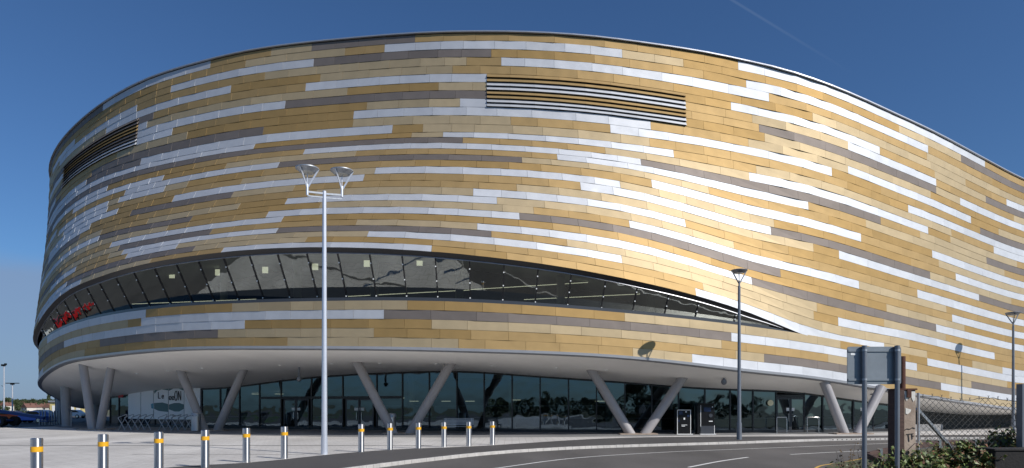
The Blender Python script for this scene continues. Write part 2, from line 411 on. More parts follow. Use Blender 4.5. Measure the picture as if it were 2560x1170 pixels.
def soff_z(u, d): return zs_f(u) - 0.2 - slope_f(u) * (d - d * d / 30.0)
def locate(x, y):                           # u and inset of a plan point
    i = int(np.argmin((B[:, 0] - x) ** 2 + (B[:, 1] - y) ** 2))
    return us[i], float(-((x - B[i, 0]) * N[i, 0] + (y - B[i, 1]) * N[i, 1]))

ARENA = thing('arena', 'huge curved sports arena clad in gold, silver and bronze metal bands', 'arena', (0, 95, 0))

# ------------------------------------------------------------------ cladding panels
CM = [M['gold'], M['amber'], M['champ'], M['silver'], M['bronze'], M['backing']]
W_, G_ = 3, 4
runs = {0: [(185,258,G_),(258,527,W_),(780,1038,G_),(1845,2462,W_)], 1: [(962,1555,W_),(2402,2700,G_)],
 2: [(428,785,W_),(785,1228,G_),(1865,2320,W_)], 3: [(150,343,W_),(1253,1922,W_)], 4: [(266,578,W_),(2516,2700,W_)],
 5: [(765,1217,W_),(1827,2199,W_),(2464,2640,G_)], 6: [(2120,2340,W_)], 7: [(343,714,W_),(714,1217,G_),(1897,2340,G_),(2400,2620,W_)],
 8: [(343,432,W_),(1150,1217,W_)], 9: [(885,1626,W_),(2120,2427,W_)], 10: [(230,660,G_),(1525,2079,W_),(2450,2640,G_)], 11: [(354,982,W_),(2270,2640,W_)],
 12: [(194,506,W_),(1108,1683,W_),(2484,2700,W_)], 13: [(348,1157,G_),(1872,2320,W_)], 14: [(763,1601,W_),(1601,2201,G_),(2466,2650,G_)],
 15: [(1392,2020,W_)], 16: [(315,700,W_),(700,1304,G_),(2330,2600,W_)], 17: [(300,415,W_),(1628,2152,W_)], 18: [(940,1549,W_),(2389,2700,W_)],
 19: [(437,912,W_),(1450,1926,W_),(1926,2325,G_)], 20: [(330,585,G_),(2097,2447,W_),(2447,2620,G_)], 21: [(1183,1712,W_)],
 22: [(719,1242,W_),(2293,2560,W_)], 23: [(250,483,G_),(1572,2147,W_)], 24: [(672,1298,W_),(1298,1950,G_),(2380,2700,W_)], 25: [(280,710,W_)],
 26: [(300,532,G_),(1193,1878,W_),(1878,2340,G_),(2340,2640,W_)], 27: [(310,697,W_),(697,1228,G_)], 28: [(320,447,W_),(922,1553,W_),(2095,2486,W_)],
 29: [(330,490,G_)], 30: [(560,1080,W_),(1738,2210,W_),(2506,2700,W_)]}
lruns = {0: [(118,365,W_),(2318,2700,W_)], 1: [(353,960,W_),(960,1828,G_),(1828,2292,W_)], 2: [(160,612,W_),(2428,2700,G_)],
 3: [(250,545,G_),(1910,2352,G_),(2352,2700,W_)], 4: [(96,108,W_),(1730,2200,W_)]}
def panel_edges(insf, rr):
    """joints along one row and the colour of each panel"""
    X, Y, _, _ = Bp(uu, insf(uu)); xi = np.maximum.accumulate(1280 + F * X / Y + np.arange(len(uu)) * 1e-6)
    forced = []
    for a, b, c in rr: forced.append((float(np.interp(a, xi, uu)), float(np.interp(b, xi, uu)) if b < 2561 else U_R + 12, c))
    brk = sorted(set([0.0, PER] + [q for fa in forced for q in fa[:2]]))
    out = []; tone = random.choice((0, 2)); left_n = 0
    for a, b in zip(brk, brk[1:]):
        Ln = b - a
        if Ln < 0.02: continue
        n = max(1, int(round(Ln / random.uniform(2.15, 2.6)))); ws = np.array([random.uniform(0.75, 1.25) for _ in range(n)]); ws = np.r_[0, np.cumsum(ws / ws.sum())] * Ln + a
        fc = [c for fa, fb, c in forced if fa - 1e-4 <= (a + b) / 2 <= fb + 1e-4]
        for q in range(n):
            um = (ws[q] + ws[q + 1]) / 2
            if left_n <= 0:
                if um < ux(190) or um > U_R + 12: tone = random.choice((0, 1, 2, 2, 3, 3, 4))
                else: tone = random.choice([t for t in (0, 0, 1, 2, 2) if t != tone])
                left_n = random.randint(3, 8)
            left_n -= 1
            out.append((ws[q], ws[q + 1], fc[0] if fc else tone))
    return out
LOUV = [(ux(1217) , ux(1714)), (0, 0)]
def uxrow(x, j):
    X, Y, _, _ = Bp(uu, ins_row(j, uu)); return float(np.interp(x, np.maximum.accumulate(1280 + F * X / Y), uu))
LOUV = [(uxrow(1217, 6), uxrow(1714, 7)), (uxrow(158, 7), uxrow(346, 6))]
def clad(name, nrows, zf, insf, rr, louv=False):
    mb = MB()
    for j in range(nrows):
        for a, b, c in panel_edges(lambda u, j=j: insf(j, u), rr.get(j, [])):
            pieces = [(a, b)]
            if louv and 5 <= j <= 8:
                for l0, l1 in LOUV:
                    nx = []
                    for p, q in pieces:
                        if q <= l0 or p >= l1: nx.append((p, q))
                        else:
                            if p < l0 - .05: nx.append((p, l0))
                            if q > l1 + .05: nx.append((l1, q))
                    pieces = nx
            for p, q in pieces:
                g = 0.008; ua, ub = p + g, q - g
                t = random.gauss(1.0, 0.035)
                ot, obm, od = 0.0, 0.018, 0.006        # shingle: foot and right-hand edge stand proud
                js = random.uniform(-.004, .004); jk = random.uniform(-.003, .003)
                ring = []
                for uq, sd_ in ((ua, 0), (ub, 1)):
                    for jj, bt in ((j, 0), (j + 1, 1)):
                        off = od * sd_ + (obm if bt else ot) + js * (1 if bt else -1) + jk * (1 if sd_ else -1)
                        x, y, nx_, ny_ = Bp(uq, float(insf(jj, uq)) - off)
                        z = float(zf[jj](uq)) + (0.004 if bt else -0.004)
                        xb, yb, _, _ = Bp(uq, float(insf(jj, uq)) + 0.07)
                        ring.append(((float(x), float(y), z), (float(xb), float(yb), z)))
                (tl, tlb), (bl, blb), (tr, trb), (br, brb) = ring
                mb.face((tl, bl, br, tr), c, t)
                mb.face((tr, br, brb, trb), c, t); mb.face((bl, blb, brb, br), c, t)
                mb.face((tl, tr, trb, tlb), c, t); mb.face((tl, tlb, blb, bl), c, t)
    # dark sheet behind the joints
    nb = 260
    for i in range(nb):
        for j in range(nrows):
            u0, u1 = i * PER / nb, (i + 1) * PER / nb
            pts = []
            for uq, jj in ((u0, j), (u0, j + 1), (u1, j + 1), (u1, j)):
                x, y, _, _ = Bp(uq, float(insf(jj, uq)) + (0.09 if not (louv and 5 <= jj <= 9) else 0.30)); pts.append((float(x), float(y), float(zf[jj](min(uq, PER - 1e-6)))))
            mb.face(pts, 5)
    return mb.build(name, CM, ARENA, tone=True)
clad('upper_cladding', NR, zr, ins_row, runs, louv=True)
clad('lower_cladding', NL, zl, low_ins, lruns)

def strip(mb, prof, u0, u1, n, m=0):
    """sweep a profile [(inset function, height function)...] along u"""
    prev = None
    for i in range(n + 1):
        u = u0 + (u1 - u0) * i / n; row = []
        for insf, zf in prof:
            x, y, _, _ = Bp(u, float(insf(u))); row.append((float(x), float(y), float(zf(u))))
        if prev:
            for k in range(len(row) - 1): mb.face((prev[k], prev[k + 1], row[k + 1], row[k]), m)
        prev = row
# louvres: two tilted blades per row with a dark chamber behind
LC = [[0, 3, 0, 3], [4, 1, 4, 3]]  # left louvre: bronze rows put its shade into the blade colour
for (l0, l1), cols4 in zip(LOUV, LC):
    mb = MB(); n = max(6, int((l1 - l0) / 1.6))
    for j in range(5, 9):
        for h in range(2):
            for i in range(n):
                ua, ub = l0 + (l1 - l0) * i / n, l0 + (l1 - l0) * (i + 1) / n
                pts = []
                for uq in (ua + .004, ub - .004):
                    for tt, off in ((h * .5 + .02, 0.0), (h * .5 + .42, 0.115)):
                        ins = float(ins_row(j, uq)) * (1 - tt) + float(ins_row(j + 1, uq)) * tt
                        z = float(zr[j](uq)) * (1 - tt) + float(zr[j + 1](uq)) * tt
                        x, y, _, _ = Bp(uq, ins - off); xb, yb, _, _ = Bp(uq, ins - off + .03)
                        pts.append(((float(x), float(y), z), (float(xb), float(yb), z - .01)))
                (a, ab), (b, bb), (c, cb), (d, db) = pts
                cc = cols4[j - 5]; t = random.gauss(1, .03)
                mb.face((a, b, d, c), cc, t); mb.face((cb, db, bb, ab), 5, 1); mb.face((b, bb, db, d), cc, t)
                mb.face((c, d, db, cb), cc, t); mb.face((a, ab, bb, b), cc, t)
    mb.build('louvre', CM, ARENA, tone=True)

# coping, roof, soffit edge trim, soffit
mb = MB(); strip(mb, [(lambda u: ins_row(0, u) + .10, lambda u: zr[0](u) - .02), (lambda u: ins_row(0, u) - .02, lambda u: zr[0](u) + .05)], 0, PER, 260, 1)
strip(mb, [(lambda u: ins_row(0, u) - .02, lambda u: zr[0](u) + .05), (lambda u: ins_row(0, u) - .14, lambda u: zr[0](u) + .07), (lambda u: ins_row(0, u) - .14, lambda u: zr[0](u) + .15),
           (lambda u: ins_row(0, u) + .5, lambda u: zr[0](u) + .17)], 0, PER, 260, 0)
mb.build('coping', [M['trim'], M['frame']], ARENA)
mb = MB(); strip(mb, [(lambda u: ins_row(0, u) + .4, lambda u: zr[0](u) + .2), (lambda u: ins_row(0, u) + 12, lambda u: zr[0](u) + .6)], 0, PER, 200)
prev = None
for i in range(201):
    x, y, _, _ = Bp(i * PER / 200, float(ins_row(0, i * PER / 200)) + 12); p = (float(x), float(y), float(zr[0](min(i * PER / 200, PER - 1e-6))) + .6)
    if prev: mb.face((prev, p, (10, 98, 26.5)))
    prev = p
mb.build('roof', M['roof'], ARENA, smooth=True)
mb = MB(); strip(mb, [(lambda u: .10, lambda u: zs_f(u) + .0), (lambda u: -.10, lambda u: zs_f(u) - .005), (lambda u: -.08, lambda u: zs_f(u) - .17), (lambda u: .30, lambda u: zs_f(u) - .24)], 0, PER, 300)
mb.build('edge_trim', M['trim'], ARENA, smooth=True)
mb = MB()
prof = [(lambda u, d=d: d, lambda u, d=d: soff_z(u, d)) for d in (.25, 1, 2, 3.5, 5, 6.5, 8, 10, 12, 14, 15)]
strip(mb, prof, 0, PER, 300)
prev = None
for i in range(301):
    u = min(i * PER / 300, PER - 1e-6); x, y, _, _ = Bp(u, 15); p = (float(x), float(y), float(soff_z(u, 15)))
    if prev: mb.face((prev, p, (6, 96, 4.2)))
    prev = p
mb.build('soffit', M['soffit'], ARENA, smooth=True)

# ------------------------------------------------------------------ ribbon window
U0w, U1w = U_SIL - 26, ux(1988)
opn = lambda u: np.maximum(zr[NR](u) - zl[0](u), 0.0)
gt_ins = lambda u: 0.16 - lip_f(u) * .6
gt_z = lambda u: zr[NR](u) - np.minimum(.30, .35 * opn(u))
gb_z = lambda u: zl[0](u) + 0.02
lean = lambda u: 0.52 * np.maximum(gt_z(u) - gb_z(u), 0)
gb_ins = lambda u: gt_ins(u) + lean(u)
mb = MB()
strip(mb, [(lambda u: -lip_f(u) - .01, lambda u: zr[NR](u) + .015), (lambda u: -lip_f(u) + .06, lambda u: zr[NR](u) - .05),
           (lambda u: gt_ins(u) - .06, lambda u: gt_z(u) + .05), (lambda u: gt_ins(u) - .06, gt_z)], U0w, U1w, 200)
strip(mb, [(lambda u: gt_ins(u) - .07, lambda u: gt_z(u) + .05), (lambda u: gt_ins(u) - .09, gt_z), (lambda u: gt_ins(u) + .02, gt_z)], U0w, ux(1960), 200, 1)
mb.build('window_head', [M['frame'], M['trim']], ARENA, smooth=True)
mb = MB()
strip(mb, [(lambda u: .02, lambda u: zl[0](u) - .03), (lambda u: .02, lambda u: zl[0](u) + np.minimum(.20, .3 * opn(u))),
           (lambda u: gb_ins(u) + .05, lambda u: zl[0](u) + np.minimum(.20, .3 * opn(u)) - .01)], U0w, U1w, 200)
mb.build('window_sill', M['charcoal'], ARENA)
bx = [104,125,140,160,185,217,249,290,335,386,441,496,559,624,694,767,844,924,1005,1088,1174,1260,1345,1428,1514,1593,1672,1747,1840,1925]
def uxi(x, insf, ):
    X, Y, _, _ = Bp(uu, insf(uu)); return float(np.interp(x, np.maximum.accumulate(1280 + F * X / Y), uu))
bu = [U_SIL - 18, U_SIL - 14, U_SIL - 10, U_SIL - 6, U_SIL - 2] + [u for u in [uxi(x, gt_ins) for x in bx] if u > U_SIL]
def gp(u, t, out=0.0):
    ins = float(gt_ins(u)) * (1 - t) + float(gb_ins(u)) * t - out; z = float(gt_z(u)) * (1 - t) + float(gb_z(u)) * t
    x, y, _, _ = Bp(u, ins); return (float(x), float(y), z)
for a, b in zip(bu, bu[1:]):
    fr = MB()
    fr.bar(gp(a, 0, -.03), gp(a, 1, -.03), .07, .16, 0)
    w_ = fr.build('window', M['frame'], ARENA)
    for t in (.18, .5, .85):
        cb = MB(); cb.box(gp(a, t, .07), (.07, .05, .07)); cb.build('clamp', M['notice'], w_)
    pn = MB(); pn.face((gp(a + .03, 0), gp(a + .03, 1), gp(b - .03, 1), gp(b - .03, 0)))
    pn.build('pane', M['rglass'], w_, raw=True)
# the concourse behind the ribbon window
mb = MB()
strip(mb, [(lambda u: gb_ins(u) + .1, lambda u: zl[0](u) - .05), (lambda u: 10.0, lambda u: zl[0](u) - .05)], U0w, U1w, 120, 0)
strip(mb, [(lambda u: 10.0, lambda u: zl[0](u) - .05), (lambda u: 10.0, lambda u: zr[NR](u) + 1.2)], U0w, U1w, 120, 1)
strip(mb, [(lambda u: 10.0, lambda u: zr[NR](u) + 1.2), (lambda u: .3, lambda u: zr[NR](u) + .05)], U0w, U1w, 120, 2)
for x in (430, 640, 870, 1135, 1445, 1700):
    u = ux(x); px, py, _, _ = Bp(u, 4.2); mb.cyl((px, py, float(zl[0](u))), (px, py, float(zr[NR](u)) + .8), .28, n=14, m=3)
mb.build('concourse', [M['intfloor'], M['intdark'], M['intceil'], M['intcol']], ARENA)
for x, y in ((430, 688), (545, 681), (663, 675), (788, 667), (917, 659), (1049, 656)):
    i = ux(x); px, py, _, _ = Bp(i, 0.0); d = float(py) + 6.5; X, Y, Z = at(x, y, d); lm = MB(); lm.box((X, Y, Z), (.42, .06, .46)); lm.build('wall_lamp', M['lit'], ARENA)
for (xa, ya), (xb_, yb_) in (((330, 760), (640, 748)), ((870, 741), (1175, 725)), ((1175, 724), (1470, 706)), ((1310, 749), (1600, 735))):
    da = float(Bp(ux(xa), 0)[1]) + 4.5; db_ = float(Bp(ux(xb_), 0)[1]) + 4.5; lm = MB(); lm.bar(at(xa, ya, da), at(xb_, yb_, db_), .04, .04); lm.build('strip_lamp', M['lit'], ARENA)

# ------------------------------------------------------------------ entrance glazing
gx = [276,298,324,356,388,425,464,505,551,599,649,703,779,857,942,1006,1073,1142,1210,1280,1350,1421,1491,1562,1629,1696,1762,1825,1882,1940,2010,2056,2132,2182,2232]
gd_x = [276, 464, 649, 857, 1006, 1210, 1421, 1629, 1825, 2010, 2132, 2232]; gd_d = [70, 63.5, 60, 57.7, 55.7, 53, 51.4, 50.6, 50.5, 51, 52.5, 54]
gdf = hermite(gd_x, gd_d)
def gpt(x): d = float(gdf(x)); return ((x - 1280) / F * d, d)
def stop(p): u, d = locate(*p); return float(soff_z(u, min(max(d, .3), 15)))
DOORS = {703: 779, 857: 942, 1940: 2010, 2132: 2182}
for a, b in zip(gx, gx[1:]):
    pa, pb = gpt(a), gpt(b); za, zb_ = stop(pa), stop(pb); ztop = min(za, zb_)
    dv = Vector((pb[0] - pa[0], pb[1] - pa[1], 0)); nv = Vector((dv.y, -dv.x, 0)).normalized(); Ln = dv.length; dn = dv.normalized()
    def gl(t, z, out=0.0): return (pa[0] + dv.x * t + nv.x * out, pa[1] + dv.y * t + nv.y * out, z)
    isdoor = a in DOORS
    fr = MB()
    fr.bar(gl(0, 0.0, .0), gl(0, za + .05, .0), .09, .18, 0)
    fr.bar(gl(.0, .10, .0), gl(1, .10, .0), .12, .24, 0)
    fr.bar(gl(.0, za - .05, .0), gl(1, zb_ - .05, .0), .12, .16, 0)
    th = 2.62
    if 649 <= a < 1006 or a in (1940, 2132):
        fr.bar(gl(0, th + .1, .02), gl(1, th + .1, .02), .10, .22, 0)
    rails = []
    if not isdoor:
        for hz in (1.08, 2.0):
            if hz < ztop - .4: rails.append(hz)
    w_ = fr.build('window', [M['frame'], M['galv']], ARENA)
    for hz in rails:
        rb_ = MB(); rb_.bar(gl(.03, hz, -.10), gl(.97, hz, -.10), .03, .045); rb_.build('rail', M['galv'], w_)
    pn = MB(); z0 = (th + .2) if isdoor else .22
    if not isdoor or ztop > z0 + .2:
        pn.face((gl(.02, z0), gl(.98, z0), gl(.98, zb_), gl(.02, za))); pn.build('pane', M['glass'], w_, raw=True)
    if isdoor:
        m0 = .0 if a > 1900 else .08
        for k in range(2):
            t0, t1 = (m0 + (.5 - m0) * 0.02, .495) if k == 0 else (.505, 1 - m0)
            db = MB()
            for t in (t0 + .02, t1 - .02): db.bar(gl(t, .02, .03), gl(t, th - .02, .03), .09, .07, 0)
            for z in (.12, th - .08): db.bar(gl(t0 + .03, z, .035), gl(t1 - .03, z, .035), .06, .12, 0)
            dj = db.build('door', [M['charcoal']], ARENA)
            pn = MB(); pn.face((gl(t0 + .03, .17, .03), gl(t1 - .03, .17, .03), gl(t1 - .03, th - .1, .03), gl(t0 + .03, th - .1, .03))); pn.build('pane', M['glass'], dj, raw=True)
            hb = MB(); th_ = t1 - .07 if k == 0 else t0 + .07
            hb.cyl(gl(th_, .85, .11), gl(th_, 1.45, .11), .02, n=8); hb.bar(gl(th_, .9, .05), gl(th_, .9, .12), .03, .03); hb.bar(gl(th_, 1.4, .05), gl(th_, 1.4, .12), .03, .03)
            hb.build('handle', M['steel'], dj)
            nb_ = MB(); nb_.face((gl(th_ - .07, 1.62, .045), gl(th_ + .07, 1.62, .045), gl(th_ + .07, 1.86, .045), gl(th_ - .07, 1.86, .045))); nb_.build('notice', M['notice'], dj)
# lobby inside: back wall, ceiling, columns, strip lamps
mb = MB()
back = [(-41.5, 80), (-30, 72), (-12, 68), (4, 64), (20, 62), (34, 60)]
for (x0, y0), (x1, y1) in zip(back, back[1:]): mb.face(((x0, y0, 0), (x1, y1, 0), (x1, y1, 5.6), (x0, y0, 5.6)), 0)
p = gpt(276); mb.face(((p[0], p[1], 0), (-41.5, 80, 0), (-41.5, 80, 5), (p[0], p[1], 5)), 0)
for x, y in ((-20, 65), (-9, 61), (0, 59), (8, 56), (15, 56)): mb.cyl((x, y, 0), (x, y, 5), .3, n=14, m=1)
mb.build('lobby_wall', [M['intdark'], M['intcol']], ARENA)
for x, y, d in ((1035, 1003, 60), (1115, 1003, 60), (1175, 1003, 59), (640, 985, 66), (698, 985, 66), (1000, 995, 62), (1290, 1000, 58), (1500, 1003, 57)):
    X, Y, Z = at(x, y, d); lm = MB(); lm.box((X, Y, Z), (.8, .12, .05)); lm.build('strip_lamp', M['lit'], ARENA)
# recess wall at the right end, coloured near-black to deepen its shade, and the low white wall in it
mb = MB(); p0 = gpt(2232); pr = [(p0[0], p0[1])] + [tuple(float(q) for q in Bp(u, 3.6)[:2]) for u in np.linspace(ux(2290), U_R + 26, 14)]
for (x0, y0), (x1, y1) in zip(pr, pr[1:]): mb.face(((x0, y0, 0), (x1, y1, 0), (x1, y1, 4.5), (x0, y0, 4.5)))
mb.build('recess_wall', mat('recess_shade', (.016, .018, .02), .7, noise=.3), ARENA)
# reflection of a printed board, drawn as coloured sheets on the left glazing
hb = MB()
def hp(x, z, out): p = gpt(x); q = gpt(x + 1); d = Vector((q[0] - p[0], q[1] - p[1])).normalized(); return (p[0] - d.y * out * -1, p[1] - d.x * out, z)
for a, b in zip([324, 356, 388, 425, 464], [355, 387, 424, 463, 504]):
    hb.face((hp(a, .75, .14), hp(b, .75, .14), hp(b, 4.1, .14), hp(a, 4.1, .14)), 0)
def blob(pts, m, out): hb.face([hp(x, z, out) for x, z in pts], m)
blob([(389, 3.45), (396, 3.75), (407, 3.85), (424, 3.75), (424, 3.5), (408, 3.6), (397, 3.5), (390, 3.2)], 1, .155)
blob([(389, 2.3), (389, 1.75), (400, 1.55), (424, 1.45), (424, 2.2), (410, 2.35)], 1, .155)
blob([(426, 3.75), (436, 3.95), (450, 3.95), (463, 3.7), (463, 3.45), (450, 3.65), (437, 3.65), (426, 3.45)], 1, .155)
blob([(426, 2.15), (440, 2.3), (452, 2.3), (463, 2.15), (463, 1.75), (452, 1.5), (440, 1.5), (426, 1.7)], 1, .155)
blob([(381, 2.2), (388, 2.3), (388, 1.75), (382, 1.8)], 2, .155)
blob([(300, 3.7), (312, 3.75), (312, 2.9), (300, 2.85)], 3, .155)
def letters(x0, z0, wd, h, segs, lw=.07):
    for s_ in segs:
        for (ax, az), (bx_, bz) in zip(s_, s_[1:]):
            hb.bar(hp(x0 + ax * wd, z0 + az * h, .17), hp(x0 + bx_ * wd, z0 + bz * h, .17), .03, lw, 4)
Ee = [[(0, .3), (1, .3), (1, .55), (.5, .6), (0, .5), (0, .1), (.5, 0), (1, .1)]]
Oo = [[(.2, 0), (0, .3), (0, .7), (.3, 1), (.8, 1), (1, .7), (1, .3), (.7, 0), (.2, 0)]]
Nn = [[(0, 0), (0, 1), (1, 0), (1, 1)]]
letters(427, 2.6, 5, .55, Ee); letters(434, 2.6, 5, .55, Ee); letters(441, 2.55, 6, .85, Oo); letters(450, 2.55, 6, .85, Nn)
letters(400, 2.75, 5, .6, [[(0, 1), (0, 0), (1, 0)]]); letters(409, 2.75, 4, .5, Ee)
blob([(428, 1.25), (437, 1.05), (450, 1.05), (461, 1.3), (450, 1.15), (438, 1.15)], 1, .155)
hb.build('hoarding_reflection', [M['poster'], M['teal'], mat('blue_print', (.1, .35, .5)), M['red'], M['graffiti']], ARENA)
# cream disc on a pane
p = gpt(1925); st = MB(); st.cyl((p[0] - .02, p[1] - .14, 2.22), (p[0] - .02, p[1] - .17, 2.22), .22, n=28); st.build('window_sticker', M['cream'], ARENA)

# V columns
def column(xb, yb, xt, dt=None, r=.33):
    b = G(xb, yb); d = b[1] + (0 if dt is None else dt); tx = (xt - 1280) / F * d
    u, ins = locate(tx, d); z = float(soff_z(u, min(max(ins, .4), 15)))
    c = MB(); bb = Vector((b[0], b[1], -.05)); tt = Vector((tx, d, z + .25)); c.cyl(bb, tt, r, n=28)
    ob = c.build('column', M['column'], ARENA, smooth=True)
column(167, 1066, 163, 0, .42)
for xa, xb_, y, t0, t1, da, db in ((231, 249, 1074, 207, 279, .3, -.6), (513, 542, 1077, 449, 612, 0, -1.0), (985, 1023, 1085, 888, 1132, 0, -.6),
                           (1578, 1610, 1086, 1474, 1711, -.4, .2), (2112, 2143, 1085, 2058, 2204, -.2, .9)):
    column(xa, y, t0, da); column(xb_, y, t1, db)
    q = G((xa + xb_) / 2, y); pb = MB(); pb.box((q[0], q[1], .03), (2.6, 1.3, .10)); pb.build('plinth', M['concrete'], ARENA)
for x, y, d in ((241, 1062, 78), (150, 1060, 84)):
    c = MB(); q = at(x, y, d); c.cyl((q[0], d, -.05), (q[0], d, 3.6), .42, n=20); c.build('column', M['column'], ARENA, smooth=True)
# cameras and downlights on the soffit
def under(x, y):
    best = None
    for d in np.arange(40, 62, .1):
        X = (x - 1280) / F * d; u, ins = locate(X, d)
        if ins < .3: continue
        z = float(soff_z(u, min(ins, 15))); e = abs(H + (YH - y) / F * d - z)
        if best is None or e < best[0]: best = (e, X, d, z)
    return best[1:]
for x, y, h in ((1810, 945, .12), (748, 918, .75)):
    X, d, z = under(x, y); c = MB(); c.cyl((X, d, z + .1), (X, d, z - h), .06, n=12)
    c.lathe([(.0, -.36), (.14, -.30), (.2, -.16), (.17, 0), (.08, .05)], 16, c=(X, d, z - h)); c.build('dome_camera', M['polegrey'], ARENA, smooth=True)
for x, y in ((700, 913), (830, 908), (950, 908), (1090, 909), (1230, 914), (1390, 919), (1515, 925), (343, 934), (420, 927), (505, 920)):
    X, d, z = under(x, y); c = MB(); c.cyl((X, d, z + .1), (X, d, z - .05), .13, n=16); c.build('downlight', M['white_paint'], ARENA)
X, d, z = under(2183, 985); c = MB(); c.cyl((X, d, z + .1), (X, d, z - .06), .22, n=16); c.build('downlight', M['polegrey'], ARENA)

# ------------------------------------------------------------------ ground, plaza, road
def poly_sheet(name, pts, z, m):
    from mathutils.geometry import delaunay_2d_cdt
    co_ = [Vector((p[0], p[1])) for p in pts]
    vs, _, fs, _, _, _ = delaunay_2d_cdt(co_, [], [list(range(len(co_)))], 1, 1e-5)
    me = bpy.data.meshes.new(name); me.from_pydata([(v.x, v.y, z) for v in vs], [], [tuple(f) for f in fs]); me.materials.append(m)
    bm = bmesh.new(); bm.from_mesh(me)
    for f in bm.faces:
        if f.normal.z < 0: f.normal_flip()
    bm.to_mesh(me); bm.free()
    o = bpy.data.objects.new(name, me); COL.objects.link(o); return struct(o)
def smooth_line(pts, k=10):
    pts = [np.array(p[:2], float) for p in pts]; out = []
    for i in range(len(pts) - 1):
        p0 = pts[max(i - 1, 0)]; p1 = pts[i]; p2 = pts[i + 1]; p3 = pts[min(i + 2, len(pts) - 1)]
        for q in range(k):
            t = q / k; out.append(.5 * ((2 * p1) + (p2 - p0) * t + (2 * p0 - 5 * p1 + 4 * p2 - p3) * t * t + (3 * p1 - p0 - 3 * p2 + p3) * t ** 3))
    out.append(pts[-1]); return [tuple(p) for p in out]
def ribbon(name, line, wd, z, m, dash=None):
    mb = MB(); prev = None
    for i, p in enumerate(line):
        a = Vector(line[max(i - 1, 0)]); b = Vector(line[min(i + 1, len(line) - 1)]); t = (b - a).normalized(); n = Vector((-t.y, t.x)) * wd / 2
        q = Vector(p); cur = ((q.x + n.x, q.y + n.y, z), (q.x - n.x, q.y - n.y, z))
        if prev: mb.face((prev[0], prev[1], cur[1], cur[0]))
        prev = cur
    o = mb.build(name, m); return struct(o)
def ground_mat(name, c1, c2, big, small, rough, bump, bs, extra=None):
    m = bpy.data.materials.new(name); m.use_nodes = True; nt = m.node_tree; b = nt.nodes['Principled BSDF']; L = nt.links.new
    tc = nt.nodes.new('ShaderNodeTexCoord')
    def noise(sc, det, st=None):
        n = nt.nodes.new('ShaderNodeTexNoise'); n.inputs['Scale'].default_value = sc; n.inputs['Detail'].default_value = det
        mp = nt.nodes.new('ShaderNodeMapping'); L(tc.outputs['Object'], mp.inputs['Vector'])
        if st: mp.inputs['Scale'].default_value = st
        L(mp.outputs['Vector'], n.inputs['Vector']); return n.outputs['Fac']
    n1 = noise(big, 6, (1, .35, 1)); n2 = noise(small, 4)
    add = nt.nodes.new('ShaderNodeMath'); add.operation = 'MULTIPLY_ADD'; add.inputs[1].default_value = .35; L(n2, add.inputs[0]); L(n1, add.inputs[2])
    r = nt.nodes.new('ShaderNodeValToRGB'); r.color_ramp.elements[0].position = .45; r.color_ramp.elements[1].position = .9
    r.color_ramp.elements[0].color = (*c1, 1); r.color_ramp.elements[1].color = (*c2, 1); L(add.outputs[0], r.inputs['Fac'])
    out = r.outputs['Color']
    if extra:
        br = nt.nodes.new('ShaderNodeTexBrick'); br.inputs['Scale'].default_value = extra[0]; br.inputs['Mortar Size'].default_value = extra[1]
        br.inputs['Color1'].default_value = (1, 1, 1, 1); br.inputs['Color2'].default_value = (.93, .925, .92, 1); br.inputs['Mortar'].default_value = (.62, .6, .58, 1)
        L(tc.outputs['Object'], br.inputs['Vector'])
        mx = nt.nodes.new('ShaderNodeMix'); mx.data_type = 'RGBA'; mx.blend_type = 'MULTIPLY'; mx.inputs[0].default_value = 1
        L(out, mx.inputs[6]); L(br.outputs['Color'], mx.inputs[7]); out = mx.outputs[2]
    L(out, b.inputs['Base Color']); b.inputs['Roughness'].default_value = rough
    bp = nt.nodes.new('ShaderNodeBump'); bp.inputs['Strength'].default_value = bump; bp.inputs['Distance'].default_value = .01
    L(noise(bs, 3), bp.inputs['Height']); L(bp.outputs['Normal'], b.inputs['Normal']); return m
M['plaza'] = ground_mat('pale_plaza_concrete', (.43, .41, .385), (.67, .645, .61), .30, 2.2, .8, .25, 40, (.62, .011))
M['asphalt'] = ground_mat('asphalt', (.066, .061, .057), (.128, .119, .112), .30, 9.0, .85, .5, 60)
M['footway'] = ground_mat('footway_asphalt', (.058, .054, .053), (.085, .080, .077), .3, 9.0, .85, .5, 60)
M['earth'] = ground_mat('earth_and_grass', (.05, .06, .025), (.12, .11, .055), .05, .8, .95, .4, 8)
M['kerb'] = mat('kerb_concrete', (.46, .44, .415), .85, noise=.18, nscale=2.5, bump=.2, bscale=40)
M['drain'] = mat('drain_grating', (.10, .095, .09), .7)
M['line'] = mat('road_paint', (.74, .73, .70), .7, noise=.12, nscale=4)
M['yline'] = mat('yellow_road_paint', (.62, .36, .05), .7, noise=.12, nscale=4)
M['paver'] = ground_mat('grey_pavers', (.19, .19, .195), (.27, .27, .27), .4, 5, .8, .3, 30, (2.0, .01))

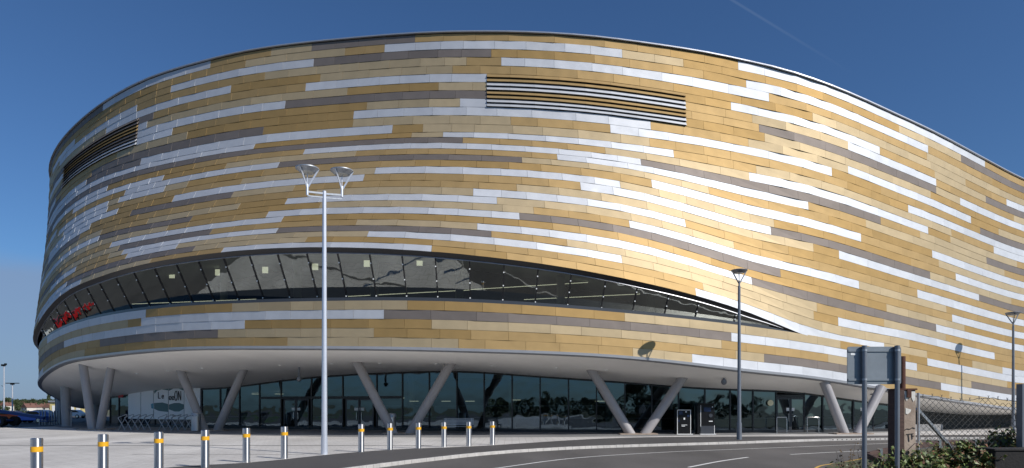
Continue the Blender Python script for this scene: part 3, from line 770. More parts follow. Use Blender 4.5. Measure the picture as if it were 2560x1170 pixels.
kerb_pts = [(-8, -14), (-9, -4), (-9, 4), (-8.7, 11), (-7.2, 17)] + [G(x, y)[:2] for x, y in ((869, 1169), (1040, 1148), (1240, 1128), (1427, 1117), (1594, 1111), (1840, 1104), (2050, 1097.5), (2290, 1094), (2560, 1092))] + [(46, 46.5), (75, 52), (125, 64)]
kerb = smooth_line(kerb_pts)
near_pts = [(6, -14), (6, 4), (6.8, 12), (8.6, 18)] + [G(x, y, -.12)[:2] for x, y in ((2070, 1169), (2145, 1154), (2290, 1128), (2560, 1114))] + [(45, 39.5), (75, 45), (125, 56)]
near = smooth_line(near_pts)
poly_sheet('road', kerb + near[::-1], -.12, M['asphalt'])
poly_sheet('plaza', kerb + [(125, 110), (20, 120), (-38, 90), (-46, 66), (-49, 58), (-46, 50), (-37, 34), (-33, 10), (-32, -14)], 0.0, M['plaza'])
poly_sheet('car_park', [(-170, -14), (-8, -14), (-20, 60), (60, 120), (60, 160), (-170, 160)], -.05, M['asphalt'])
M['grass'] = ground_mat('mown_grass', (.045, .085, .018), (.085, .13, .035), .3, 5, .9, .5, 30)
poly_sheet('grass_verge', [(-84, -14), (-70, -14), (-72, 30), (-90, 66), (-104, 66), (-88, 30)], -.046, M['grass'])
foot_pts = [(-12.4, 10), (-12.3, 16)] + [G(x, y)[:2] for x, y in ((420, 1169), (640, 1155), (850, 1134), (1000, 1123), (1200, 1115), (1473, 1098), (1640, 1093), (1840, 1091.5), (2050, 1090.5), (2290, 1088), (2560, 1086))] + [(46, 50), (75, 56), (125, 68)]
foot = smooth_line(foot_pts)
ks = [p for p in kerb if p[1] > 10]
poly_sheet('footway', foot + ks[::-1], .004, M['footway'])
# kerb stones, a real step down to the road
mb = MB(); acc = 0; cur = kerb[0]; kp = [cur]
for p in kerb[1:]:
    seg_ = math.hypot(p[0] - cur[0], p[1] - cur[1])
    n = max(1, int(seg_ / .9))
    for i in range(1, n + 1): kp.append((cur[0] + (p[0] - cur[0]) * i / n, cur[1] + (p[1] - cur[1]) * i / n))
    cur = p
for a, b in zip(kp, kp[1:]):
    a = Vector((a[0], a[1], 0)); b = Vector((b[0], b[1], 0)); d = b - a
    if d.length < .05: continue
    t = d.normalized(); n = Vector((t.y, -t.x, 0)) * .06
    jz = random.uniform(-.004, .004)
    mb.bar(a + t * .006 + n + Vector((0, 0, -.06 + jz)), b - t * .006 + n + Vector((0, 0, -.06 + jz)), .14, .14, 0)
    if 19 < a.x < 60 and a.y < 60:
        for q in (.25, .75):
            c = a + d * q + n * 2.15; mb.bar(c + Vector((0, 0, -.05)) - t * .05, c + Vector((0, 0, -.05)) + t * .05, .02, .07, 1)
struct(mb.build('kerb', [M['kerb'], M['drain']], bevel=.012))
edge = smooth_line([G(x, y, -.116)[:2] for x, y in ((1100, 1192), (1244, 1170), (1438, 1145), (1649, 1131), (1840, 1123), (2000, 1117), (2100, 1113), (2290, 1106), (2560, 1100))])
ribbon('edge_line', edge, .12, -.116, M['line'])
for pts in (((1722, 1168), (1800, 1153), (1870, 1143)), ((1976, 1136), (2070, 1131), (2165, 1126.5)), ((2330, 1119), (2440, 1115), (2520, 1112.5))):
    ribbon('centre_line', smooth_line([G(x, y, -.116)[:2] for x, y in pts], 6), .13, -.116, M['line'])
off = [(p[0] - .35, p[1] + .05) for p in near if p[1] > 2]
ribbon('yellow_line', off, .10, -.116, M['yline'])
# drainage channels and grey apron under the overhang
for y, x0, x1, wd in ((1114, -260, 1080, .28), (1136, 330, 760, .10)):
    d = H * F / (y - YH); xa, xb_ = (x0 - 1280) / F * d, (x1 - 1280) / F * d
    ribbon('drain_channel', [(xa, d), ((xa + xb_) / 2, d), (xb_, d)], wd, .004, M['drain'])
ap = [tuple(float(q) for q in Bp(u, 1.2)[:2]) for u in np.linspace(U_SIL - 30, U_R + 10, 90)]
ap2 = [tuple(float(q) for q in Bp(u, 14)[:2]) for u in np.linspace(U_SIL - 30, U_R + 10, 90)]
poly_sheet('apron', ap + ap2[::-1], .004, M['paver'])
# the wide ground: level near the arena, falling into a valley and rising to wooded hills on the left
mb = MB(); ry = [-300, -120, -40, 0, 20, 40, 60, 80, 110, 150, 175, 220, 300, 400, 500, 600, 700, 800, 900, 1000, 1150, 1400, 2000, 4000]
rx = [-3500, -1800, -1100, -900, -750, -600, -480, -380, -300, -220, -150, -100, -50, 0, 60, 150, 400, 1000, 3500]
def gz(x, y):
    z = -.16
    if y > 160:
        z = -.16 - 3.6 * min(1, (y - 160) / 200) if y < 500 else -3.76 + 6.6 * min(1.0, (y - 500) / 500) ** 1.3 + .8 * math.sin(x * .011) * min(1, (y - 500) / 400)
    return z
for i in range(len(ry) - 1):
    for j in range(len(rx) - 1):
        mb.face([(x, y, gz(x, y)) for x, y in ((rx[j], ry[i]), (rx[j + 1], ry[i]), (rx[j + 1], ry[i + 1]), (rx[j], ry[i + 1]))])
struct(mb.build('ground', M['earth'], smooth=True))
verge = near + [(125, -14)]
mb = MB()
poly_sheet('verge', verge, -.05, M['earth'])

# ------------------------------------------------------------------ bollards
def make_bollard():
    t = thing('bollard', '', 'bollard', group='steel bollards along the footway')
    b = MB(); b.lathe([(.125, 0), (.125, .86)], 24); b.build('post', M['brushed'], t, smooth=True, world=False)
    b = MB(); b.lathe([(.127, .861), (.127, .984)], 24); b.build('reflective_band', M['yellow'], t, smooth=True, world=False)
    b = MB(); b.lathe([(.125, .985), (.125, 1.165), (.11, 1.18), (0.0, 1.185)], 24); b.build('cap', M['brushed'], t, smooth=True, world=False)
    return t
bl = [(92, 1222, 'leftmost steel bollard with yellow band, cut by the bottom edge of the photo'),
      (258, 1197, 'second steel bollard from the left, with its foot below the photo edge'),
      (397, 1181, 'third steel bollard from the left, below the bicycle racks'),
      (513, 1168.6, 'yellow-banded steel bollard just right of the left litter bin, fourth from the left'),
      (616, 1155.8, 'yellow-banded steel bollard below the second V column, fifth from the left'),
      (711, 1146.7, 'yellow-banded steel bollard next left of the tall twin lamp post'),
      (903, 1129.8, 'yellow-banded steel bollard next right of the tall twin lamp post'),
      (975, 1124.3, 'yellow-banded steel bollard standing in front of the right-hand litter bin'),
      (1046, 1120.8, 'yellow-banded steel bollard between the right litter bin and the bench'),
      (1110, 1117.5, 'yellow-banded steel bollard in front of the left end of the bench'),
      (1172, 1115.3, 'yellow-banded steel bollard in front of the right end of the bench'),
      (1231, 1112, 'rightmost and smallest of the yellow-banded steel bollards')]
b0 = make_bollard()
for i, (x, y, lb) in enumerate(bl):
    q = G(x, y)
    if i == 0: b0.location = q; b0['label'] = lb
    else: dup(b0, q, random.uniform(0, 3), lb)

# ------------------------------------------------------------------ lamp posts
def lamp_head(root, loc, dark, k=1.0, tilt=0.0):
    pm = M['polegrey'] if dark else M['polepaint']
    h = MB(); h.lathe([(.29 * k, .525 * k), (.31 * k, .50 * k), (.34 * k, .515 * k), (.50 * k, .655 * k), (.525 * k, .66 * k), (.525 * k, .70 * k), (.40 * k, .73 * k), (0, .76 * k)], 28, c=loc)
    hd = h.build('lamp_head', M['polegrey'] if dark else M['galv'], root, smooth=True, world=False)
    l_ = MB(); l_.lathe([(0, .505 * k), (.24 * k, .505 * k), (.285 * k, .52 * k), (.0, .528 * k)], 24, c=loc); l_.build('lens', M['lens'], hd, smooth=True, world=False)
    s = MB(); s.cyl((loc[0], loc[1], loc[2] - .52 * k), (loc[0], loc[1], loc[2] - .02), .055 * k, n=12)
    for a in (R(8), R(128), R(248)):
        c, sn = math.cos(a), math.sin(a)
        s.bar((loc[0] + .03 * c, loc[1] + .03 * sn, loc[2] - .15 * k), (loc[0] + .50 * k * c, loc[1] + .50 * k * sn, loc[2] + .67 * k), .035 * k, .07 * k)
    s.cyl((loc[0], loc[1], loc[2] - .05), (loc[0], loc[1], loc[2] + .51 * k), .018, n=8)
    s.build('bracket', pm, hd, world=False)
q = G(811, 1136)
t = thing('lamp_post', 'tall pale grey street lamp with two bowl-shaped heads on a cross arm', 'street lamp', q)
htop = H + (YH - 478) / F * q[1]
b = MB(); b.cyl((0, 0, 0), (0, 0, .7), .135, .13, 20); b.cyl((0, 0, .7), (0, 0, htop), .115, .075, 20); b.build('pole', M['polepaint'], t, smooth=True, world=False)
sp = q[1] / F
b = MB(); b.bar((-38 * sp, -.25, htop - .10), (0, -.02, htop - .10), .05, .07); b.bar((0, .02, htop - .10), (40 * sp, .25, htop - .08), .05, .07)
b.bar((-38 * sp, -.25, htop - .26), (0, -.02, htop - .26), .035, .05); b.bar((0, .02, htop - .26), (40 * sp, .25, htop - .24), .035, .05)
b.build('cross_arm', M['galv'], t, world=False)
lamp_head(t, (-38 * sp, -.25, htop + .22), False, .88); lamp_head(t, (40 * sp, .25, htop + .30), False, .88)
for x, y, yt, lb, d in ((1848, 1099.2, 668, 'single-headed dark grey street lamp on the footway in front of the window tail', None),
                        (2533, 1086, 778, 'single-headed dark grey street lamp at the far right, behind the wire fence', 52.0)):
    q = G(x, y) if d is None else ((x - 1280) / F * d, d, 0)
    t = thing('lamp_post', lb, 'street lamp', q); ht = H + (YH - yt) / F * q[1] - .80
    b = MB(); b.cyl((0, 0, 0), (0, 0, 1.0), .15, .145, 18); b.cyl((0, 0, 1.0), (0, 0, ht - .3), .115, .075, 18); b.build('pole', M['polegrey'], t, smooth=True, world=False)
    lamp_head(t, (0, 0, ht), True, .9 if d is None else 1.0)
for x, y, yt, lb in ((10, 1060, 913, 'tall thin floodlight mast standing farthest left in the car park'), (31, 1050, 958, 'thin grey car park lamp with a flat T-shaped head')):
    d = 110; q = ((x - 1280) / F * d, d, 0); t = thing('lamp_post', lb, 'street lamp', q); ht = H + (YH - yt) / F * d
    b = MB(); b.cyl((0, 0, 0), (0, 0, ht), .13, .09, 10); b.build('pole', M['polepaint'], t, world=False)
    b = MB()
    if x == 10: b.box((-.1, 0, ht), (.5, .4, .3)); b.box((.25, 0, ht + .15), (.25, .3, .3)); b.cyl((0, 0, ht * .6), (-.4, 0, ht * .62), .04)
    else: b.box((0, 0, ht), (2.0, .4, .12)); b.box((0, 0, ht - .15), (.5, .3, .2))
    b.build('lamp_head', M['black'], t, world=False)

# ------------------------------------------------------------------ bins, bench, racks, machines, hoops
def litter_bin(x, y, hh, lb):
    q = G(x, y); t = thing('litter_bin', lb, 'litter bin', q); s = 1.15
    b = MB(); b.lathe([(.30 * s, .04), (.30 * s, 1.02 * s)], 28); b.lathe([(.27 * s, 0), (.27 * s, .04)], 28, 1); b.build('body', [M['brushed'], M['black']], t, smooth=True, world=False)
    b = MB(); b.lathe([(.302 * s, 1.021 * s), (.31 * s, 1.03 * s), (.31 * s, 1.2 * s), (.27 * s, 1.26 * s), (0, 1.29 * s)], 28); b.build('hood', M['galv'], t, smooth=True, world=False)
    b = MB()
    pts = []
    for i in range(20):
        a = 2 * math.pi * i / 20; an = -math.pi / 2 + .55 * math.cos(a); pts.append((.315 * s * math.cos(an), .315 * s * math.sin(an), 1.09 * s + .055 * s * math.sin(a)))
    b.face(pts); b.build('slot', M['black'], t, world=False)
litter_bin(490, 1078, 1, 'round steel litter bin beside the bicycle racks on the left')
litter_bin(978, 1084, 1, 'round steel litter bin at the foot of the V column right of the tall lamp')
q = G(1146, 1083); t = thing('bench', 'slatted grey metal bench with a backrest in front of the entrance glazing', 'bench', q)
b = MB()
for i in range(5): b.box((0, -.22 + i * .11, .50), (2.2, .075, .035))
b.build('seat', M['galv'], t, world=False)
b = MB()
for i in range(5): b.box((0, .30 + i * .02, .64 + i * .10), (2.2, .03, .06))
b.build('backrest', M['galv'], t, world=False)
for sx in (-.95, .95):
    b = MB(); b.box((sx, -.18, .24), (.06, .06, .48)); b.box((sx, .26, .24), (.06, .06, .48)); b.bar((sx, .30, .45), (sx, .40, 1.1), .05, .05); b.bar((sx, -.2, .46), (sx, .28, .46), .05, .04); b.build('leg', M['galv'], t, world=False)
def make_rack():
    t = thing('bicycle_rack', '', 'bike rack', group='bicycle racks under the overhang')
    b = MB()
    b.tube([(-.45, 0, 0), (-.08, 0, .55), (-.62, 0, 1.0), (-.58, 0, 1.06), (-.3, 0, 1.12), (.3, 0, 1.28), (.36, 0, 1.27), (.34, 0, 1.2), (-.02, 0, .55), (.3, 0, .0)][:0] or
           [(.38, 0, 0), (.02, 0, .5), (-.36, 0, .95), (-.37, 0, 1.02), (-.3, 0, 1.06), (.55, 0, 1.30), (.62, 0, 1.29), (.6, 0, 1.22), (.1, 0, .62), (-.32, 0, 0)], .035, 8)
    b.build('frame', M['galv'], t, smooth=True, world=False)
    b = MB(); b.box((.38, 0, .01), (.16, .16, .02)); b.box((-.32, 0, .01), (.16, .16, .02)); b.build('base_plate', M['galv'], t, world=False)
    return t
rk = make_rack(); k = 0
for g_, xs in (('left', (304, 318, 333, 347, 361)), ('right', (404, 419, 434, 449, 464))):
    for i, x in enumerate(xs):
        q = G(x, 1075 + (.6 if g_ == 'right' else 0)); lb = 'bent steel tube bicycle rack, %s in the %s row of racks' % (('leftmost', 'second from left', 'middle one', 'second from right', 'rightmost')[i], 'row farther from the litter bin' if g_ == 'left' else 'row next to the litter bin')
        lb = lb.replace('in the row', 'in the row').replace('the row farther', 'row farther').replace('the row next', 'row next').replace(' row of racks', '')
        q = (q[0], q[1] + i * .12, 0)
        if k == 0: rk.location = q; rk.rotation_euler.z = R(-20); rk['label'] = lb
        else: dup(rk, q, R(-20 + random.uniform(-3, 3)), lb)
        k += 1
q = G(425, 1068); tb = MB(); tb.tube([(-.45, 0, .3 ), (-.4, 0, .33)], .01)
# ticket machines
q = G(1710, 1086); s = q[1] / F
t = thing('ticket_machine', 'lower black ticket machine with a white outlined front panel', 'ticket machine', q)
b = MB(); b.box((-.03, .28, .87), (1.05, .55, 1.74)); b.build('body', M['black'], t, bevel=.02, world=False)
b = MB()
for c, sz in (((-.46, -.012, .86), (.035, .02, 1.66)), ((.46, -.012, .86), (.035, .02, 1.66)), ((0, -.012, 1.70), (.95, .02, .035)), ((0, -.14, .02), (1.1, .30, .04))): b.box(c, sz)
b.build('outline', M['white_paint'], t, world=False)
for nm_, mm, c, sz in (('screen', 'screen', (-.22, -.012, 1.50), (.26, .02, .24)), ('card_reader', 'screen', (.30, -.012, 1.30), (.15, .02, .15)), ('card_reader', 'screen', (-.36, -.012, .95), (.10, .02, .14)),
                       ('notice', 'notice', (.02, -.012, 1.10), (.10, .02, .13)), ('ticket_slot', 'notice', (.02, -.012, .66), (.40, .02, .03)), ('ticket_slot', 'notice', (-.05, -.012, .58), (.24, .02, .04)), ('button', 'notice', (.14, -.012, 1.58), (.09, .02, .09))):
    b = MB(); b.box(c, sz); b.build(nm_, M[mm], t, world=False)
q = G(1766, 1086)
t = thing('ticket_machine', 'taller black ticket machine with a small screen and round dial', 'ticket machine', q)
b = MB(); b.box((-.03, .32, 1.06), (1.2, .62, 2.1)); b.box((.0, .20, 2.14), (1.2, .95, .08)); b.build('body', M['black'], t, bevel=.02, world=False)
b = MB()
for c, sz in (((-.40, -.012, 1.30), (.03, .02, 1.5)), ((.56, -.012, .32), (.03, .02, .62)), ((.05, -.14, .02), (1.1, .30, .04))): b.box(c, sz)
b.build('outline', M['white_paint'], t, world=False)
for nm_, mm, c, sz in (('screen', 'screen', (.06, -.012, 1.74), (.5, .02, .28)), ('ticket_slot', 'notice', (.30, -.012, .92), (.26, .02, .06)), ('button', 'notice', (.42, -.012, 1.92), (.06, .02, .07)), ('lower_panel', 'charcoal', (.06, -.008, .32), (.95, .02, .55))):
    b = MB(); b.box(c, sz); b.build(nm_, M[mm], t, world=False)
b = MB(); b.cyl((.30, -.022, 1.32), (.30, -.002, 1.32), .13, n=20); b.build('dial', M['charcoal'], t, world=False)
for x0, x1, lb in ((1942, 1967, 'steel hoop barrier left of the right-hand glass doors'), (2018, 2047, 'steel hoop barrier right of the right-hand glass doors')):
    a = G(x0, 1083); c = G(x1, 1083); wd = (c[0] - a[0])
    t = thing('hoop_barrier', lb, 'barrier', ((a[0] + c[0]) / 2, a[1], 0), group='hoop barriers by the right doors')
    b = MB(); b.tube([(-wd/2, 0, 0), (-wd/2, 0, 1.12), (-wd/2 + .03, 0, 1.17), (wd/2 - .03, 0, 1.17), (wd/2, 0, 1.12), (wd/2, 0, 0)], .028, 10); b.build('hoop', M['steel'], t, smooth=True, world=False)
    b = MB(); b.box((-wd/2, 0, .012), (.14, .14, .024)); b.box((wd/2, 0, .012), (.14, .14, .024)); b.build('base_plate', M['steel'], t, world=False)
# low concrete wall in the dark recess
q = at(2330, 1080, 51); t = thing('barrier_wall', 'low pale concrete barrier lying in front of the dark recess', 'barrier', tuple(float(q) for q in Bp(ux(2362), 1.6)[:2]) + (0,), R(24))
b = MB(); b.prism([(-2.0, 0), (2.0, 0), (2.0, .46), (1.9, .54), (-1.9, .54), (-2.0, .46)], -.2, .2); b.build('block', M['paver'], t, world=False)  # pale concrete in a darker grey that stands in for shade

# ------------------------------------------------------------------ left background: cars, boom lift, posts, houses, trees
def make_car(name, paint, lb, cat='car', van=False):
    t = thing(name, lb, cat)
    if van: prof = [(-2.2, .35), (-2.2, 1.0), (-2.1, 1.15), (-1.3, 1.25), (-.9, 1.32), (2.2, 1.32), (2.25, .9), (2.2, .35)]
    else: prof = [(-2.05, .32), (-2.12, .55), (-2.05, .72), (-1.2, .90), (-1.0, .93), (1.75, .95), (2.0, .9), (2.08, .6), (2.0, .32)]
    b = MB(); b.prism(prof, -.86, .86); b.build('body', paint, t, bevel=.06, world=False)
    if van: cab = [(-1.35, 1.2), (-.75, 1.85), (-.4, 1.95), (2.05, 1.95), (2.18, 1.3)]
    else: cab = [(-1.1, .9), (-.35, 1.38), (.1, 1.46), (1.0, 1.42), (1.75, .93)]
    b = MB(); b.prism(cab, -.70, .70); b.build('roof', paint, t, bevel=.06, world=False)
    cx = sum(p[0] for p in cab) / len(cab); cz = sum(p[1] for p in cab) / len(cab)
    b = MB(); sm = [(cx + (x - cx) * .86, cz + .02 + (z - cz) * .72) for x, z in cab]; b.prism(sm, -.715, .715)
    b.build('side_window', M['carglass'], t, world=False)
    b = MB(); p0, p1 = cab[0], cab[1]
    def lp(tt, o): return (p0[0] + (p1[0] - p0[0]) * tt - o, p0[1] + (p1[1] - p0[1]) * tt + o)
    a0, a1 = lp(.12, .012), lp(.9, .012); b.face(((a0[0], -.6, a0[1]), (a0[0], .6, a0[1]), (a1[0], .56, a1[1]), (a1[0], -.56, a1[1]))); b.build('windscreen', M['carglass'], t, world=False)
    for sx in (-1.3, 1.3):
        for sy in (-.80, .80):
            w_ = MB(); w_.cyl((sx, sy - .1, .32), (sx, sy + .1, .32), .32, n=20); wh = w_.build('wheel', M['rubber'], t, world=False)
            r_ = MB(); y = sy + (.105 if sy > 0 else -.105); r_.cyl((sx, y, .32), (sx, y * .98, .32), .2, n=16); r_.build('rim', M['steel'], wh, world=False)
    for sy in (-.6, .6):
        l_ = MB(); l_.box((-2.06 if not van else -2.16, sy, .68), (.1, .32, .13)); l_.build('headlight', M['lens'], t, world=False)
    return t
D1 = 82
c = make_car('parked_car', M['blue'], 'shiny blue car parked on the left, nose towards the orange car'); c.location = (at(86, 1040, D1)[0], D1, 0); c.rotation_euler.z = R(-8)
c = make_car('parked_car', M['orange'], 'bright orange car at the far left behind the blue boom'); c.location = (at(24, 1040, 84)[0], 84, 0); c.rotation_euler.z = R(5)
c = make_car('parked_car', M['white_car'], 'white car parked behind the blue car, only its roof showing'); c.location = (at(98, 1040, 90)[0], 90, .1); c.rotation_euler.z = R(2)
c = make_car('parked_car', M['white_car'], 'white car seen between the leftmost columns under the overhang'); c.location = (at(182, 1040, 118)[0], 118, 0)
# boom lift
bx0 = at(0, 1060, 68)
t = thing('boom_lift', 'dark blue boom lift with a long low arm at the left edge', 'boom lift', (bx0[0] - .6, 68, 0))
b = MB(); b.box((-1.3, 0, .85), (2.4, 2.2, .4)); b.box((-1.4, 0, 1.3), (1.6, 1.9, .5)); b.box((.6, 0, .58), (1.6, 1.6, .22)); b.build('chassis', M['boomblue'], t, bevel=.05, world=False)
b = MB(); b.bar((-1.2, 0, 1.78), (4.9, .2, .82), .34, .30); b.build('boom', M['boomblue'], t, world=False)
b = MB(); b.box((5.3, .2, .50), (.8, 1.4, .08))
for sx in (4.95, 5.65):
    for sy in (-.45, .85): b.cyl((sx, sy, .5), (sx, sy, .95), .03)
b.bar((4.95, -.45, .95), (5.65, -.45, .95), .04, .04); b.build('basket', M['boomblue'], t, world=False)
for sx in (.15, 1.35):
    for sy in (-1, 1):
        w_ = MB(); w_.cyl((sx, sy - .2, .5), (sx, sy + .2, .5), .5, n=20); wh = w_.build('wheel', M['rubber'], t, world=False)
        r_ = MB(); y = sy + (.21 if sy > 0 else -.21); r_.cyl((sx, y, .5), (sx, y * .97, .5), .26, n=14); r_.build('rim', M['boomblue'], wh, world=False)
# thin steel posts by the far end
p0 = None
for i, x in enumerate((99, 106, 113, 124, 130, 136, 143, 149, 178, 172)):
    q = G(x, 1063 - i * .35 if i < 8 else 1066); lb = ('nearest thin steel post, leftmost of the row beyond the overhang', 'second thin steel post from the left of the row beyond the overhang', 'third thin steel post from the left, in front of the blue car tail', 'fourth thin steel post from the left of the row beyond the overhang', 'fifth thin steel post from the left of the row beyond the overhang', 'thin steel post in front of the dark lamp column, sixth in the row', 'seventh thin steel post from the left of the row beyond the overhang', 'last thin steel post of the row, beside the round leftmost column', 'thin post just right of the round leftmost column', 'thin post touching the right side of the round leftmost column')[i]
    if p0 is None:
        p0 = thing('steel_post', lb, 'bollard', q, group='thin posts by the far end'); b = MB(); b.lathe([(.07, 0), (.07, 1.5), (0, 1.52)], 12); b.build('post', M['galv'], p0, smooth=True, world=False)
    else: dup(p0, q, 0, lb)
for x, yt, lb, m_ in ((139, 990, 'dark lamp column rising in front of the far end of the overhang', 'polegrey'), (142, 1000, 'pale pole right behind the dark lamp column', 'polepaint'), (147, 1005, 'second pale pole, close to the round leftmost column', 'polepaint')):
    d = 90; t = thing('pole', lb, 'pole', ((x - 1280) / F * d, d, 0)); b = MB(); b.cyl((0, 0, 0), (0, 0, H + (YH - yt) / F * d), .1, .07, 10); b.build('shaft', M[m_], t, world=False)
# houses
def make_house(lb):
    t = thing('house', lb, 'house', group='houses on the hillside')
    b = MB(); b.box((0, 0, 2.6), (9, 7, 5.2)); b.build('wall', M['housewall'], t, world=False)
    b = MB(); b.prism([(-5, 5.1), (5, 5.1), (0, 8.6)], -3.9, 3.9); r_ = b.build('roof', M['houseroof'], t, world=False)
    b = MB(); b.box((2.2, .5, 7.9), (.9, .9, 2.4)); b.build('chimney', M['houseroof'], r_, world=False)
    for x, z in ((-2.4, 1.6), (2.4, 1.6), (-2.4, 4.1), (2.4, 4.1)):
        b = MB(); b.box((x, -3.51, z), (1.5, .06, 1.2)); b.build('window', M['carglass'], t, world=False)
    b = MB(); b.box((0, -3.51, 1.1), (1.0, .06, 2.1)); b.build('door', M['rust'], t, world=False)
    return t
hs = [(12, 1024, 760, 'low white house at the far left of the hillside'), (20, 1026, 700, 'white house just right of the tall mast on the hillside'), (53, 1020, 850, 'small white house high among the hillside trees'), (72, 1035, 560, 'red-roofed brick and white house, left one of the lower pair'),
      (82, 1034, 570, 'red-roofed house with white gable, right of the lower left pair'), (104, 1033, 580, 'red-roofed white house above the white van'), (125, 1033, 560, 'red-roofed house nearest the overhang'), (86, 1018, 880, 'tiny white house below the hilltop trees')]
h0 = None
for x, y, d, lb in hs:
    X, Y, Z = at(x, y, d)
    loc = (X, Y, gz(X, Y) - .3); rz = R(random.choice((0, 35, 90, -30)))
    if h0 is None: h0 = make_house(lb); h0.location = loc; h0.rotation_euler.z = rz
    else: dup(h0, loc, rz, lb)
t = thing('long_building', 'low pale yellow building seen between the leftmost columns', 'building', (at(195, 1040, 150)[0], 150, -.2))
b = MB(); b.box((0, 0, 1.6), (7, 8, 3.2)); b.build('wall', mat('yellow_render', (.55, .46, .2), .8), t, world=False)
b = MB(); b.box((0, 0, 3.35), (7.4, 8.6, .35)); b.build('roof', M['trim'], t, world=False)
for i in range(5):
    b = MB(); b.box((-2.6 + i * 1.3, -4.02, 1.7), (.8, .08, 1.5)); b.build('window', M['notice'], t, world=False)
# trees
def make_tree(name, hgt, rad, n, lb, cat='tree', tall=False, leaf=.55, group=None):
    t = thing(name, lb, cat, group=group)
    b = MB(); b.tube([(0, 0, 0), (.05 * rad, 0, hgt * .25), (-.03 * rad, .05, hgt * .5), (0, 0, hgt * .8)], [hgt * .035, hgt * .026, hgt * .018, hgt * .006], 8)
    for i in range(7):
        a = i * 2.4; z0 = hgt * (.28 + .06 * i); rr = rad * .6
        b.tube([(0, 0, z0), (math.cos(a) * rr * .5, math.sin(a) * rr * .5, z0 + hgt * .1), (math.cos(a) * rr, math.sin(a) * rr, z0 + hgt * .16)], [hgt * .012, hgt * .008, hgt * .003], 6)
    b.build('trunk', M['bark'], t, smooth=True, world=False)
    b = MB(); cl_ = []
    for i in range(16 if not tall else 14):
        if tall: cl_.append((random.gauss(0, .2) * rad, random.gauss(0, .2) * rad, hgt * (.15 + .8 * i / 13), rad * (.75 - .5 * i / 13)))
        else:
            a = random.uniform(0, 6.28); rr = rad * random.uniform(.1, .72); zz_ = random.uniform(.30, .86)
            rr *= math.sqrt(max(.1, 1 - abs(zz_ - .52) * 1.7)); cl_.append((math.cos(a) * rr, math.sin(a) * rr, hgt * zz_, rad * random.uniform(.28, .48)))
    for i in range(n):
        cx, cy, cz, cr = random.choice(cl_); v = Vector((random.gauss(0, 1), random.gauss(0, 1), random.gauss(0, 1))).normalized() * cr * random.uniform(.55, 1.05)
        p = Vector((cx, cy, cz)) + v; nrm = (v.normalized() + Vector((random.gauss(0, .5), random.gauss(0, .5), random.gauss(0, .5) + .3))).normalized()
        a = nrm.orthogonal().normalized(); bb = nrm.cross(a); s_ = leaf * random.uniform(.6, 1.3); an = random.uniform(0, 6.28)
        a2 = a * math.cos(an) + bb * math.sin(an); b2 = nrm.cross(a2)
        b.face((p - a2 * s_, p + b2 * s_ * .55, p + a2 * s_, p - b2 * s_ * .55), 0, random.uniform(.7, 1.35))
    b.build('crown', M['treeleaf'], t, world=False, tone=True)
    return t
protos = [make_tree('hill_tree', 11, 6.5, 1500, '', leaf=.75, group='trees on the far hill'), make_tree('hill_tree', 13, 5.5, 1400, '', leaf=.75, group='trees on the far hill'), make_tree('hill_tree', 9, 6.8, 1300, '', leaf=.75, group='trees on the far hill')]
used = [False] * 3
places = []
for i, x in enumerate(range(-14, 168, 6)): places.append((x + random.uniform(-2, 2), 930 + random.uniform(-40, 40), 0))
for i, x in enumerate(range(-10, 165, 9)): places.append((x + random.uniform(-3, 3), 800 + random.uniform(-40, 40), 1))
for i, x in enumerate(range(-5, 165, 24)): places.append((x + random.uniform(-3, 3), 640 + random.uniform(-40, 40), 2))
for i, x in enumerate(range(0, 160, 13)): places.append((x + random.uniform(-4, 4), 430 + random.uniform(-30, 60), 3))
nm = {0: 'dark tree on the hilltop skyline, crown against the sky', 1: 'tree on the upper hillside below the skyline', 2: 'tree among the houses on the lower hillside', 3: 'low bushy tree in the valley behind the car park'}
for i, (x, d, k) in enumerate(places):
    X = (x - 1280) / F * d; loc = (X, d, gz(X, d) - .4); pi = random.randrange(3); sc_ = random.uniform(.8, 1.25) * (1.0, .8, .55, .32)[k]
    if not used[pi]:
        r_ = protos[pi]; used[pi] = True; r_.location = loc; r_.scale = (sc_,) * 3; r_['label'] = nm[k]
    else: dup(protos[pi], loc, random.uniform(0, 6), nm[k], sc_)
t = make_tree('poplar_tree', 30, 4.2, 1600, 'tall narrow poplar standing above the hill skyline', tall=True, leaf=.8); d = 930; t.location = ((122 - 1280) / F * d, d, gz((122 - 1280) / F * d, d) - .5)
t2 = dup(t, ((126 - 1280) / F * d, d + 12, gz(-630, d) - .5), 2.0, 'shorter poplar close beside the tallest one on the skyline', .85)
